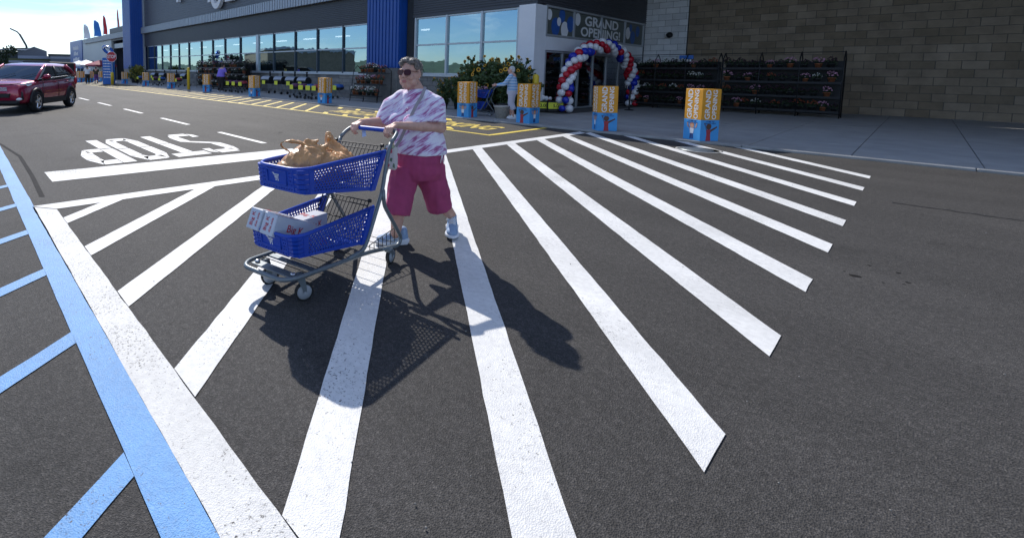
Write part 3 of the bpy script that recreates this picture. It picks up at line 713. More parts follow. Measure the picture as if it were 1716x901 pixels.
# ------------------------------------------------------------------ display boxes
def figure(mb, F, x, z, h, arms, top, skin, hair, leg=True):
    """A plain printed person with raised arms, drawn flat on a card face (frame F: x right, y up)."""
    def disc(cx, cy, r, mi, ry=None, d=0):
        n = 10; mb.add([(cx+r*math.cos(2*PI*k/n), cy+(ry or r)*math.sin(2*PI*k/n), d) for k in range(n)], [list(range(n))], mi, False, F)
    def q(pts, mi, d=0): mb.add([(a,b,d) for a,b in pts], [list(range(len(pts)))], mi, False, F)
    disc(x, z+h*.77, h*.16, hair, h*.15, .0010); disc(x, z+h*.72, h*.13, skin, h*.13, .0016)
    q([(x-h*.11,z+h*.3),(x+h*.11,z+h*.3),(x+h*.14,z+h*.6),(x-h*.14,z+h*.6)], top, .0012)
    for s_ in (-1,1):
        if arms == 'up': q([(x+s_*h*.12,z+h*.59),(x+s_*h*.3,z+h*.66),(x+s_*h*.36,z+h*.88),(x+s_*h*.28,z+h*.9),(x+s_*h*.24,z+h*.7),(x+s_*h*.12,z+h*.5)][::s_], skin, .0014)
        else: q([(x+s_*h*.12,z+h*.6),(x+s_*h*(.5 if s_>0 else .3),z+h*(.78 if s_>0 else .95)),(x+s_*h*(.5 if s_>0 else .24),z+h*(.7 if s_>0 else .95)),(x+s_*h*.12,z+h*.46)][::s_], skin, .0014)
        if leg: q([(x+s_*h*.02,z),(x+s_*h*.12,z),(x+s_*h*.1,z+h*.3),(x+s_*h*.0,z+h*.3)][::s_], 4, .0011)
    if not leg: q([(x-h*.15,z),(x+h*.15,z),(x+h*.11,z+h*.31),(x-h*.11,z+h*.31)], top, .0011)
FIGM = ['white','red_print','brown_print','ginger_print','navy_print','peach_print']
def make_box(label):
    t = thing('display_box', label, 'display box', (0,0,0), 0, 'GRAND OPENING display boxes along the kerb')
    S, Hb, Hs = .232, 1.16, .47
    b = MB(); b.bbox((-S,-S,0),(S,S,Hs-.001),.004); put('blue_base', b, M['sky_card'], t, True)
    b = MB(); b.bbox((-S,-S,Hs),(S,S,Hb),.004); put('amber_top', b, M['orange_card'], t, True)
    for k in range(4):
        lt_ = MB(); fg = MB()
        R = Matrix.Rotation(k*PI/2,4,'Z')
        F = R @ frame_M((0,-S-.0015,0),(1,0,0),(0,0,1))
        T = R @ frame_M((-.085,-S-.002,.815),(0,0,1),(-1,0,0)); add_text(lt_, 'GRAND', T @ Matrix.Diagonal((1.06,1,1,1)), .178, .0006, .018)
        T = R @ frame_M((.085,-S-.002,.815),(0,0,1),(-1,0,0)); add_text(lt_, 'OPENING', T, .152, .0006, .018)
        for i_, tx in enumerate(("COME SEE","WHAT'S NEW")): 
            T = R @ frame_M((0,-S-.002,.435-.045*i_),(1,0,0),(0,0,1)); add_text(fg, tx, T, .046, .0005, .02, mi=4)
        if k % 2 == 0: figure(fg, F, 0, .03, .40, 'up', 0, 5, 3)
        else: figure(fg, F, -.03, .005, .42, 'out', 1, 2, 2, False)
        put('lettering', lt_, M['white'], t, True)
        put('printed_figure', fg, [M[x] for x in FIGM], t, True, kind='stuff')
    return t
bx0 = None
spots = [((1149,1176,1192),239,241,'GRAND OPENING box at the kerb nearest the tan wall, right of all the others'),
         ((992,1003,1037),218,222,'GRAND OPENING box standing in front of the balloon arch'),
         ((867,888,903),207,208,'GRAND OPENING box beside the woman in the blue striped jumper'),
         ((765,786,801),198,199,'GRAND OPENING box before the sunflowers and the parked cart'),
         ((531,545,557),174,175,'GRAND OPENING box right of the row of barrel grills'),
         ((416,428,437),163,164,'GRAND OPENING box between the red lidded grills and the barrel grills'),
         ((338,353,357),156,155,'GRAND OPENING box left of the man in the purple shirt'),
         ((281,288,294),149,149,'GRAND OPENING box just left of the tall yellow bollard by the dark rack'),
         ((239,245,251),145,145,'GRAND OPENING box beside the blue tower foot, far along the kerb'),
         ((205,210,215),142,142,'GRAND OPENING box beside the leafy shrub at the far end')]
ROT = [rad(-32),rad(130),rad(83),rad(0),rad(10),rad(15),rad(140),rad(0),rad(-5),rad(4)]
for i,((x0,xm,x1),y0,y1,lb) in enumerate(spots):
    q = gz((x0+x1)/2 if i != 0 else 1176, (y0+y1)/2, SWZ); q.y = KY+.36
    X = gy((x0+x1)/2, 180, q.y).x if i not in (0,) else gy(1178,180,q.y).x
    if i == 0: q.y = KY+.32
    lc = (X, q.y, SWZ+.003)
    if bx0 is None: bx0 = make_box(lb); bx0.location = lc; bx0.rotation_euler = (0,0,ROT[i]); RM[bx0.name] = Matrix.Translation(Vector(lc)) @ Matrix.Rotation(ROT[i],4,'Z')
    else: copy_thing(bx0, lc, ROT[i], lb).rotation_euler = (rad(random.uniform(-.9,.9)),rad(random.uniform(-.9,.9)),ROT[i])
for i in range(8):                                        # the far cluster by the tents
    px = (123,129,135,141,151,157,168,177)[i]; D = (63,66,61,64,60,66,62,56)[i]
    q = gd(px,140,D); copy_thing(bx0, (q.x,max(q.y,9.2),.002 if q.y < KY else SWZ+.003), rad(10*i), 'tiny GRAND OPENING box in the far cluster before the white tents', 'far GRAND OPENING boxes before the tents')
# ------------------------------------------------------------------ bollards
def bollard(loc, h, label, r=.09):
    t = thing('bollard', label, 'bollard', loc, 0, 'yellow bollards along the store front')
    b = MB(); b.lathe([(r,0),(r,h-.08),(r*.8,h-.03),(r*.4,h)], 16); put('post', b, M['yellow'], t, True)
    b = MB(); b.lathe([(r*1.25,0),(r*1.25,.03),(r*1.02,.035)], 16); put('collar', b, M['kerb'], t, True)
q = gz(316,153,SWZ); bollard((gy(316,140,13.0).x,13.0,SWZ), 1.62, 'tall yellow bollard on the kerb between the racks and the grills', .1)
q = gd(188.5,141,50); bollard((q.x,q.y,0), 1.2, 'yellow bollard at the foot of the stop sign', .14)
q = gz(897,184,SWZ); bollard((gy(897,150,15.9).x,15.9,SWZ), 1.45, 'yellow bollard by the white pillar beside the doors', .11)
# ------------------------------------------------------------------ balloon arch
ar = thing('balloon_arch', 'tall arch of red white and blue balloons before the entrance doors', 'balloon arch', (-8.85,21.2,SWZ))
bm = {}
for c in ('red','blue','wht_latex'):
    b = MB(); b.lathe([(.004,-1.16),(.09,-1.14),(.045,-1.06),(.16,-1.0),(.5,-.82),(.8,-.48),(.97,-.05),(.98,.25),(.86,.6),(.6,.86),(.3,.97),(.02,1)], 16)
    bm[c] = b.mesh('balloon_'+c); bm[c].materials.append(M[c])
npt = 37; rr = random.Random(2); prot = {}
for i in range(npt):
    t_ = PI*(i+.0)/(npt-1); a_ = 3.25; h_ = 2.52
    cy_, cz_ = -a_*math.cos(t_)*(1+.16*math.sin(t_)), .16+h_*abs(math.sin(t_))**.86
    tg = Vector((0, a_*math.sin(t_)+.0001, h_*math.cos(t_))).normalized(); n1_ = Vector((1,0,0)); n2_ = tg.cross(n1_)
    for k in range(4):
        ph = 2*PI*k/4+i*rad(38)
        d = n1_*math.cos(ph)+n2_*math.sin(ph); p_ = Vector((0,cy_,cz_))+d*.17
        p_.z = max(p_.z,.15)
        c = ('wht_latex','red','wht_latex','blue')[k] if i % 2 else ('wht_latex','red','wht_latex','red' if i % 4 else 'blue')[k]
        o = bpy.data.objects.new('balloon', bm[c]); COL.objects.link(o); o.parent = ar; o.location = p_
        o.rotation_euler = d.to_track_quat('Z','Y').to_euler(); s_ = .145*rr.uniform(.86,1.12); o.scale = (s_,s_,s_)
b = MB(); b.tube([(0,-3.25*math.cos(PI*i/30)*(1+.16*math.sin(PI*i/30)),.05+2.56*math.sin(PI*i/30)**.86) for i in range(31)], .015, 6); put('frame_pole', b, M['black_metal'], ar, True)
q = gz(1054,185,SWZ)
t = thing('queue_post', 'black stanchion with round base before the right foot of the arch', 'stanchion', (q.x,q.y,SWZ))
b = MB(); b.lathe([(.18,0),(.18,.02),(.05,.05),(.032,.06),(.032,.98),(.04,1.0),(.04,1.06),(.01,1.08)], 16); put('post', b, M['black_metal'], t, True)
b = MB(); b.box((-.045,-.045,.93),(.045,.045,1.0)); put('belt_head', b, M['black_metal'], t, True)
# price boxes at the arch foot
for i,(px,py) in enumerate(((900,187),(922,188))):
    q = gz(px,py,SWZ); t = thing('dump_bin', ('black bin with yellow price card, nearer the white pillar','black bin with yellow price card, against the left foot of the arch')[i], 'bin', (q.x,q.y+.3,SWZ), rad(38))
    b = MB(); b.bbox((-.3,-.25,0),(.3,.25,.42),.02); put('tub', b, M['black_metal'], t, True)
    b = MB(); b.box((-.27,-.262,.13),(.27,-.251,.37)); c_ = put('price_card', b, M['tag'], t, True)
    b = MB(); add_text(b, '3.00' if i == 0 else '5.00', frame_M((.05,-.2635,.24),(1,0,0),(0,0,1)), .17, .0008, .02); put('price_figures', b, M['black_metal'], t, True)
    rr = random.Random(i); b = MB()
    for k in range(9): b.ball((rr.uniform(-.2,.2),rr.uniform(-.15,.15),.44+rr.uniform(0,.1)), rr.uniform(.06,.1), 8, 6, rr.randrange(3))
    put('goods', b, [M['red_print'],M['black_pot'],M['white']], t, True)
# ------------------------------------------------------------------ potted plants and racks
def leafball(mb, c, r, n, sz, mi, rnd, flat=.8, lens=1.9):
    for k in range(n):
        d = Vector((rnd.gauss(0,1),rnd.gauss(0,1),rnd.gauss(0,1)*flat)).normalized(); p = Vector(c)+d*r*rnd.random()**.35
        a = (d+Vector((rnd.gauss(0,.5),rnd.gauss(0,.5),rnd.gauss(0,.5)))).normalized(); u = a.orthogonal().normalized()*sz*rnd.uniform(.6,1.2)/2; w = a*sz*lens*rnd.uniform(.6,1.2)/2
        fold = a.cross(u).normalized()*sz*.18
        mb.add([p-w, p+u+fold, p+w, p-u+fold], [(0,1,2),(0,2,3)], mi)
M['mum_dark'] = mat('plum_blossom', (.05,.012,.03), .7, var=.4, vs=30)
def plant_meshes(bl, pot, seed):
    rnd = random.Random(seed); f = MB(); leafball(f, (0,0,.25), .16, 46, .055, 0, rnd)
    c = MB()
    for k in range(26):
        d = Vector((rnd.gauss(0,1),rnd.gauss(0,1),abs(rnd.gauss(0,1)))).normalized(); c.ball(Vector((0,0,.25))+d*.16*rnd.uniform(.85,1.1), .022, 5, 3)
    p = MB(); p.lathe([(.075,0),(.1,.15),(.112,.15),(.112,.18),(.09,.17)], 10)
    fm = f.mesh('foliage'); fm.materials.append(M['leaf_dark']); cm = c.mesh('blossom'); cm.materials.append(M[bl]); pm = p.mesh('pot'); pm.materials.append(M[pot])
    return fm, cm, pm
PK = [plant_meshes(b_,p_,i) for i,(b_,p_) in enumerate((('mum_red','terracotta'),('mum_white','black_pot'),('mum_pink','terracotta'),('mum_red','black_pot'),('mum_white','terracotta'),('mum_dark','black_pot')))]
PLB = ['rust', 'white', 'pink', 'rust', 'white', 'dark']
def potted(loc, k, label, group, s_=1.):
    t = thing('potted_plant', label, 'potted plant', loc, random.uniform(0,6), group); t.scale = (s_,s_,s_)
    for nm, me, kd in zip(('foliage','blossom','pot'), PK[k], ('stuff','stuff',None)):
        o = bpy.data.objects.new(nm, me); COL.objects.link(o); o.parent = t
        if kd: o['kind'] = kd
    return t
def rack(loc, rz, w, levels, depth, frames, label, step=0, top=None, dens=.3, gname='', pat=None, big=1.):
    t = thing('plant_rack', label, 'plant rack', loc, rz)
    R_ = RM[t.name]
    xs = [-w/2+w*i/(frames-1) for i in range(frames)]
    H_ = top or levels[-1]+.35
    for x in xs:
        b = MB(); b.tube([(x,-depth/2,0),(x,-depth/2+step*.9,H_-.25),(x,0,H_),(x,depth/2,H_-.25),(x,depth/2,0)], .02, 6); put('frame', b, M['black_metal'], t, True)
    if top:
        b = MB(); b.box((-w/2+.02,depth/2-.06,.1),(w/2-.02,depth/2-.05,H_-.34)); put('shade_sheet', b, M['black_metal'], t, True)  # added black sheet, stands in for deep shade behind the plants
        b = MB(); b.cyl((-w/2,0,H_-.02),(w/2,0,H_-.02),.014); put('rail', b, M['black_metal'], t, True)
    for i,z in enumerate(levels):
        y0 = -depth/2+step*i; b = MB(); b.box((-w/2,y0,z-.03),(w/2,y0+.34,z-.005)); b.box((-w/2,y0-.012,z-.05),(w/2,y0-.001,z+.03)); put('shelf', b, M['black_metal'], t, True)
        x = -w/2+.15
        while x < w/2-.1:
            k = random.choice(pat or [0,1,2,3,4])
            sh_ = ('bottom shelf','second shelf','third shelf','top shelf')[i] if len(levels) == 4 else ('bottom step','middle step','top step')[i]
            p = R_ @ Vector((x+random.uniform(-.03,.03), y0+.17, z-.004))
            potted(p, k, '%s blossomed potted plant on the %s of %s' % (PLB[k], sh_, gname), 'potted plants on '+gname, random.uniform(.8,1.1)*big)
            x += dens*random.uniform(.85,1.2)
    return t
xa, xb = gy(333,150,15.5).x, gy(414,150,15.5).x
rack(((xa+xb)/2,15.6,SWZ), 0, xb-xa, (.25,.72,1.2,1.66), .5, 9, 'long dark plant rack under the windows behind the man in purple', 0, 2.25, .36, 'the long rack under the windows', [1,4,3,5,1,5,2], 1.25)
q = gz(622,171,SWZ); rack((-17.62,15.75,SWZ), rad(2), 1.95, (.30,.86,1.42), .95, 3, 'three tier stepped plant rack against the wall under the blue tower', .28, None, .26, 'the stepped rack under the blue tower', [0,1,2,4,0], 1.1)
for i in range(2):
    rack((-7.3+i*3.65,24.6,SWZ), rad(0), 3.5, (.22,.75,1.28,1.8), .6, 4, ('dark plant rack with peaked frames beside the balloon arch','dark plant rack with peaked frames in front of the tan wall')[i], 0, 2.42, .33, ('the rack beside the arch','the rack by the tan wall')[i], [5,5,3,1,5,2])
t = thing('price_board', 'small blue board with white figures hung on the dark rack right of the arch', 'sign', (-6.78,24.55,SWZ+2.2))
b = MB(); b.box((-.26,-.02,0),(.26,.02,.16)); put('board', b, mat('blue_price_board', (.02,.14,.5), .4), t, True)  # plain blue board, does not glow
b = MB()
for k in range(4): b.box((-.2+k*.11,-.028,-.11),(-.13+k*.11,-.021,-.02))
b.box((-.23,-.02,-.13),(.23,.0,-.001), 1); put('figures', b, [M['white'],M['black_metal']], t, True)
# ------------------------------------------------------------------ sunflowers
def make_sun(seed):
    rnd = random.Random(seed); st = MB(); lf = MB(); heads = []
    for k in range(22):
        a = rnd.uniform(0,2*PI); rr_ = rnd.uniform(.1,.62); h = rnd.uniform(.65,1.85)
        tip = Vector((math.cos(a)*rr_, math.sin(a)*rr_, h)); mid = Vector((math.cos(a)*rr_*.4, math.sin(a)*rr_*.4, h*.55))
        st.tube([(0,0,.2), mid, tip], .009, 5); heads.append((tip,a))
        for j in range(10):
            f = rnd.uniform(.25,.97); c = Vector((0,0,.2)).lerp(mid, min(1,f*2)) if f < .5 else mid.lerp(tip,(f-.5)*2)
            leafball(lf, c, .15, 5, .105, 0, rnd, .5, 1.7)
    p = MB(); p.lathe([(.16,0),(.21,.3),(.225,.3),(.225,.34),(.19,.33)], 14)
    return st, lf, heads, p
fp = MB()
for k in range(13):
    a = 2*PI*k/13; c, s_ = math.cos(a), math.sin(a); w = .018
    fp.add([(c*.03-s_*w,s_*.03+c*w,.01),(c*.03+s_*w,s_*.03-c*w,.01),(c*.075,s_*.075,.016)], [(0,1,2)], 0)
    fp.add([(c*.03-s_*w*1.3,s_*.03+c*w*1.3,.01),(c*.075,s_*.075,.016),(c*.065-s_*.022,s_*.065+c*.022,.012)], [(0,1,2)], 0)
fp.lathe([(.04,0),(.042,.012),(.03,.022),(.005,.024)], 10, 1)
fmesh = fp.mesh('flower'); fmesh.materials.append(M['petal']); fmesh.materials.append(M['disc'])
sunx = [gy(px,160,15.5).x for px in (750,764,778,790,802,812,823,834,844,854,862,870)]
for i,x in enumerate(sunx):
    st, lf, heads, p = make_sun(20+i)
    t = thing('sunflower_plant', 'tall potted sunflower plant in the leafy bank before the windows', 'sunflower', (x,15.3+.35*(i%3),SWZ), random.uniform(0,6), 'sunflower plants in front of the windows')
    sc_ = (.72,.85,1.02,1.12,1.16,1.1,1.14,1.08,1.12,1.18,1.12,1.0)[i]; t.scale = (sc_,sc_,sc_)
    put('stem', st, M['leaf'], t, True); put('foliage', lf, M['leaf'], t, True, kind='stuff'); put('pot', p, M['black_pot'], t, True)
    for (tip,a) in heads:
        o = bpy.data.objects.new('flower', fmesh); COL.objects.link(o); o.parent = t; o.location = tip
        o.rotation_euler = Vector((math.cos(a)*.7+random.uniform(-.3,.9),math.sin(a)*.7-1.0*random.random(),random.uniform(.0,.7))).to_track_quat('Z','Y').to_euler(); s_ = random.uniform(.65,1.02); o.scale = (s_,s_,s_)
# leafy shrub by the blue tower, far end
rnd = random.Random(5); q = gd(207,139,56); t = thing('shrub', 'yellow green leafy shrub by the foot of the far blue tower', 'shrub', (q.x,q.y+1.2,SWZ))
b = MB(); 
for k in range(14): leafball(b, (rnd.uniform(-1.1,1.1),rnd.uniform(-.5,.5),rnd.uniform(.5,1.5)), .5, 60, .16, rnd.randrange(2), rnd)
put('foliage', b, [M['leaf'],mat('yellow_leaf', (.22,.2,.03), .6, var=.4)], t, True, kind='stuff')
b = MB(); b.lathe([(.35,0),(.45,.5),(.48,.55),(.4,.5)], 14); put('pot', b, M['black_pot'], t, True)
# ------------------------------------------------------------------ grills
def barrel_grill():
    t = thing('barrel_grill', '', 'grill', (0,0,0), 0, 'black barrel grills in a row below the windows')
    b = MB(); b.cyl((-.38,0,.86),(.38,0,.86),.25,n=20); put('drum', b, M['black_metal'], t, True)
    b = MB(); n = 10
    rg = [[(x,.262*math.cos(PI*k/n),.865+.262*math.sin(PI*k/n)) for k in range(n+1)]+[(x,.24*math.cos(PI*k/n),.865+.24*math.sin(PI*k/n)) for k in range(n,-1,-1)] for x in (-.36,.36)]
    b.loft(rg); ld = put('lid', b, mat('silver_lid', (.3,.32,.35), .35, .6) if 'silver_lid' not in bpy.data.materials else bpy.data.materials['silver_lid'], t, True)
    b = MB(); b.tube([(-.2,-.27,.92),(-.2,-.32,.93),(.2,-.32,.93),(.2,-.27,.92)], .012, 6); put('handle', b, M['alu'], ld, True)
    b = MB(); b.lathe([(.05,1.08),(.05,1.36),(.075,1.37),(.075,1.40),(.02,1.42)], 10, o=(.22,.02,0)); put('chimney', b, M['black_metal'], t, True)
    for sx in (-1,1):
        for sy in (-1,1): b = MB(); b.cyl((sx*.28,sy*.12,.66),(sx*.38,sy*.28,.02),.016); put('leg', b, M['grey_metal'], t, True)
    b = MB(); b.box((-.38,-.22,.25),(.38,.22,.265)); put('shelf', b, M['black_metal'], t, True)
    for sy in (-1,1): b = MB(); b.cyl((.39,sy*.26,.09),(.42,sy*.26,.09),.09,n=14); put('wheel', b, M['rubber'], t, True)
    b = MB(); b.box((-.15,-.345,.60),(.13,-.335,.84)); put('price_tag', b, M['tag'], t, True)
    return t
def cart_grill(col, label):
    t = thing('folding_grill', label, 'grill', (0,0,0), 0, 'coloured lidded grills on folding legs')
    b = MB(); b.lathe([(.02,.80),(.22,.78),(.27,.68),(.28,.62)], 18); put('lid', b, M[col], t, True)
    b = MB(); b.lathe([(.28,.615),(.27,.55),(.18,.48),(.05,.46)][::-1], 18); put('bowl', b, M['black_metal'], t, True)
    for s_ in (-1,1):
        b = MB(); b.cyl((-.28*s_,-.15,.02),(.24*s_,-.15,.52),.012); b.cyl((-.28*s_,.15,.02),(.24*s_,.15,.52),.012); put('leg', b, M['grey_metal'], t, True)
    b = MB(); b.cyl((-.3,-.2,.08),(-.3,-.16,.08),.08,n=12); put('wheel', b, M['rubber'], t, True)
    b = MB(); b.cyl((-.3,.16,.08),(-.3,.2,.08),.08,n=12); put('wheel', b, M['rubber'], t, True)
    b = MB(); b.box((-.16,-.31,.48),(.12,-.30,.72)); put('price_tag', b, M['tag'], t, True)
    b = MB(); b.tube([(-.06,0,.79),(-.06,0,.84),(.06,0,.84),(.06,0,.79)], .01, 5); put('handle', b, M['black_metal'], t, True)
    return t
M['grill_purple'] = mat('plum_enamel', (.11,.02,.08), .3); M['grill_blue'] = mat('blue_enamel', (.02,.09,.34), .3); M['grill_red'] = mat('red_enamel', (.3,.02,.03), .3)
first = None
for i,px in enumerate((446,467,487,507,  224,258,272,  241,292,308)):
    lb = ('black barrel grill directly right of the GRAND OPENING box with the man behind','black barrel grill with silver lid, second from its left end of the row','black barrel grill with silver lid, third from the left of the row','black barrel grill behind the plum lidded grills','far barrel grill by the blue tower foot','far barrel grill with pale lid left of the long plant rack','far barrel grill nearest the long plant rack','far barrel grill second from the blue tower foot','barrel grill half hidden by the left end of the long plant rack','barrel grill close behind the tall yellow bollard')[i]
    x = gy(px,150,15.6).x; lc = (x,15.7,SWZ)
    if first is None: first = barrel_grill(); first['label'] = lb; first.location = lc; RM[first.name] = Matrix.Translation(Vector(lc)); first.rotation_euler = (0,0,rad(14))
    else: copy_thing(first, lc, rad(14+random.uniform(-6,6)), lb)
pro = {}
for i,(px,c,lb) in enumerate(((387,'grill_purple','plum lidded folding grill nearest the man in the purple shirt'),(397,'grill_purple','plum lidded folding grill second from the man in purple'),(408,'grill_red','red lidded folding grill beside the GRAND OPENING box'),
        (496,'grill_purple','plum lidded folding grill with a tilted yellow tag, leftmost in its group of three'),(509,'grill_purple','plum lidded folding grill between another plum one and a blue one'),(522,'grill_blue','blue lidded folding grill left of the GRAND OPENING box'),(568,'grill_blue','dark blue lidded folding grill right of the GRAND OPENING box by the wall'),
        (236,'grill_blue','far folding grill with yellow tag by the blue tower'),(300,'grill_red','far folding grill left of the tall yellow bollard'),(262,'grill_purple','far plum folding grill midway between blue tower and yellow bollard'),(272,'grill_blue','far blue folding grill behind the box left of the yellow bollard'),(533,'grill_red','red lidded folding grill just behind the right hand GRAND OPENING box'))):
    Y = 14.3 if i not in (6,) else 15.8
    lc = (gy(px,150,Y).x,Y,SWZ)
    if c not in pro: pro[c] = cart_grill(c, lb); pro[c].location = lc; pro[c].rotation_euler = (0,0,rad(20)); RM[pro[c].name] = Matrix.Translation(Vector(lc))
    else: copy_thing(pro[c], lc, rad(random.uniform(0,30)), lb)
# bunting hung inside the long window
t = thing('bunting', 'string of small red white and blue pennants hung inside the window', 'bunting', (-22,FY+.5,3.4))
b = MB(); b.tube([(-24.8,FY+.5,3.62),(-22,FY+.5,3.42),(-19.4,FY+.5,3.36)], .006, 4); put('string', b, M['white'], t)
for i in range(12):
    x = -24.6+i*.44; z = 3.62-.09*(x+24.8)+.012*(x+24.8)**2*.9; b = MB(); b.box((x-.002,FY+.495,z-.001),(x,FY+.497,z)); b.add([(x,FY+.49,z),(x+.26,FY+.49,z-.015),(x+.13,FY+.49,z-.26)], [(0,1,2)]); put('pennant', b, M[('red','white','bpb')[i%3]], t)
# ------------------------------------------------------------------ far end of the store front
q = gd(183,139,52)
t = thing('sign_tower', 'tall blue notice tower with white lines of text by the stop sign', 'sign', (q.x,q.y,0), rad(48))
b = MB(); b.bbox((-.46,-.3,0),(.46,.3,2.55),.03); put('tower_body', b, mat('notice_blue', (.01,.13,.5), .4), t, True)
b = MB()
for k in range(7):
    x = -.34
    while x < .3: w = random.uniform(.06,.15); b.box((x,-.31,2.2-k*.26),(x+w,-.301,2.3-k*.26)); x += w+.05
put('notice_text', b, M['white'], t, True)
t2 = thing('foil_balloon', 'blue and white swirl shaped foil balloon tied above the blue notice tower', 'balloon', (q.x,q.y,2.56), rad(40))
b = MB(); b.tube([(.5*math.cos(a),.0,.72+.28*math.sin(a)-.22*math.cos(a)) for a in [2*PI*k/20 for k in range(20)]], .13, 8, closed=True); put('foil_ring', b, mat('blue_foil', (.02,.1,.4), .2, .5), t2, True)
b = MB(); b.tube([(-.1+.34*math.cos(a),-.12,.86+.2*math.sin(a)) for a in [PI*k/10 for k in range(11)]], .07, 6); put('white_swirl', b, M['white'], t2, True)
b = MB(); b.tube([(0,0,0),(.02,0,.45)], .01, 5); put('ribbon', b, M['white'], t2, True)
q = gd(188.5,141,50)
t = thing('stop_sign', 'red octagonal STOP sign on a post above a yellow bollard', 'sign', (q.x,q.y,1.19), rad(48))
b = MB(); b.cyl((0,.02,0),(0,.02,1.72),.03); put('post', b, M['alu'], t, True)
R_ = .50; oc = [(R_*math.cos(PI/8+k*PI/4), R_*math.sin(PI/8+k*PI/4)) for k in range(8)]; F = frame_M((0,-.02,1.42),(1,0,0),(0,0,1))
b = MB(); b.prism(oc, 0, .012, 0, F); b.prism([(x*.95,y*.95) for x,y in oc], .013, .016, 1, F); put('face', b, [M['white'],M['sign_red']], t, True)
b = MB(); add_text(b, 'STOP', F @ Matrix.Translation((0,0,.018)) @ Matrix.Diagonal((.92,1.2,1,1)), .36, .002, .02); put('lettering', b, M['white'], t, True)
# feather flags on the roof edge of the low wing
fm_ = {'white':M['white'],'blue':mat('blue_flag', (.02,.2,.6), .7),'red':mat('red_flag', (.55,.02,.03), .7)}
for px,ytop,ybot,col,w,lb in ((141,41,68,'white',1.0,'white feather flag, leftmost over the low wing roof'),(158,34,65,'blue',1.05,'blue feather flag over the low wing roof'),(173.5,26,61,'red',.5,'dark red feather flag seen nearly edge on over the roof'),(197,16,50,'red',.18,'thin red feather flag nearest the tall store wall')):
    p0 = gy(px,ybot,FY+1.0); p1 = gy(px,ytop,FY+1.0); h = p1.z-6.3
    t = thing('feather_flag', lb, 'flag', (p0.x,FY+1.0,6.301), rad(18), 'feather flags over the low wing roof')
    b = MB(); b.tube([(0,0,0),(0,0,h*.8),(.12*w*3,0,h*.97),(.3*w*3,0,h)], .03, 6); put('pole', b, M['grey_metal'], t, True)
    b = MB(); n = 14; vs = []
    for i in range(n+1):
        f = i/n; z = .5+(h-.5)*f; xx = w*1.9*(1-.35*f)*(1 if f < .75 else math.sqrt(max(0,1-((f-.75)/.25)**2*.9))); y = .12*math.sin(f*6)
        vs += [(.05,y*.3,z),(.05+xx*.5,y,z-.03),(.05+xx,y*.4+.05,z-.1)]
    b.add(vs, [(3*i+k,3*i+k+1,3*i+k+4,3*i+k+3) for i in range(n) for k in range(2)], 0, True); put('cloth', b, fm_[col], t, True)
# pop-up tents
tc_ = {'white':M['white'],'black':M['black_metal'],'red':mat('maroon_canvas', (.28,.05,.08), .8)}
for px,D,col,lb in ((133,84,'white','white pop-up tent farthest left before the grey wing'),(145,76,'white','white peaked pop-up tent right of another white one'),(155,82,'black','black pop-up tent between the white and maroon ones'),(169,74,'red','maroon and white pop-up tent beside the notice tower')):
    q = gd(px,130,D); t = thing('popup_tent', lb, 'tent', (q.x,max(q.y,11.2),SWZ if q.y > KY else 0), rad(15), 'pop-up tents before the low wing')
    b = MB(); c = [(-1.5,-1.5),(1.5,-1.5),(1.5,1.5),(-1.5,1.5)]
    b.add([(x,y,1.75) for x,y in c]+[(x,y,1.98) for x,y in c]+[(0,0,2.65)], [(k,(k+1)%4,4+(k+1)%4,4+k) for k in range(4)]+[(4+k,4+(k+1)%4,8) for k in range(4)]); put('canopy', b, tc_[col], t, True)
    for x,y in c: b = MB(); b.cyl((x*.97,y*.97,0),(x*.97,y*.97,1.95),.025,n=6); put('leg', b, M['alu'], t, True)
    b = MB(); b.box((-1.1,-.4,.7),(1.1,.4,.74)); b.box((-1.05,-.38,.02),(1.05,-.36,.7)); put('table', b, M['sky_card'] if col == 'white' else M['white'], t, True)
# ------------------------------------------------------------------ vehicles
def wheel(mb_t, mb_r, c, r, w, side):
    x, y = c; s_ = side
    M_ = Matrix.Translation((x,y,r)) @ Matrix.Rotation(-s_*PI/2,4,'X')
    mb_t.lathe([(r*.66,-w/2),(r*.93,-w/2),(r,-w/2+.04),(r,w/2-.04),(r*.93,w/2),(r*.7,w/2),(r*.66,w/2-.03)], 28, M=M_)
    mb_r.lathe([(r*.66,w/2-.035),(r*.69,w/2-.005),(r*.64,w/2-.01),(r*.6,w/2-.06)], 28, M=M_)
    mb_r.lathe([(.02,w/2-.05),(r*.2,w/2-.02),(r*.16,w/2),(.02,w/2+.005)], 14, M=M_)
    for k in range(5):
        A = M_ @ Matrix.Rotation(2*PI*k/5,4,'Z')
        mb_r.add([(r*.12,-.05,w/2-.03),(r*.62,-.032,w/2-.02),(r*.62,.032,w/2-.02),(r*.12,.05,w/2-.03),(r*.12,-.04,w/2-.005),(r*.62,-.026,w/2-.006),(r*.62,.026,w/2-.006),(r*.12,.04,w/2-.005)], [(4,5,6,7),(0,1,5,4),(2,3,7,6)], 0, False, A)
M['car_red'] = mat('dark_red_car_paint', (.36,.012,.05), .25, .35, var=.03, coat=1.)
M['car_glass'] = mat('car_glass', (.015,.02,.022), .04, spec=.9, var=.05)
M['lamp_glass'] = mat('lamp_glass', (.75,.77,.78), .08, .3)
M['trim'] = mat('black_car_trim', (.015,.015,.016), .55)
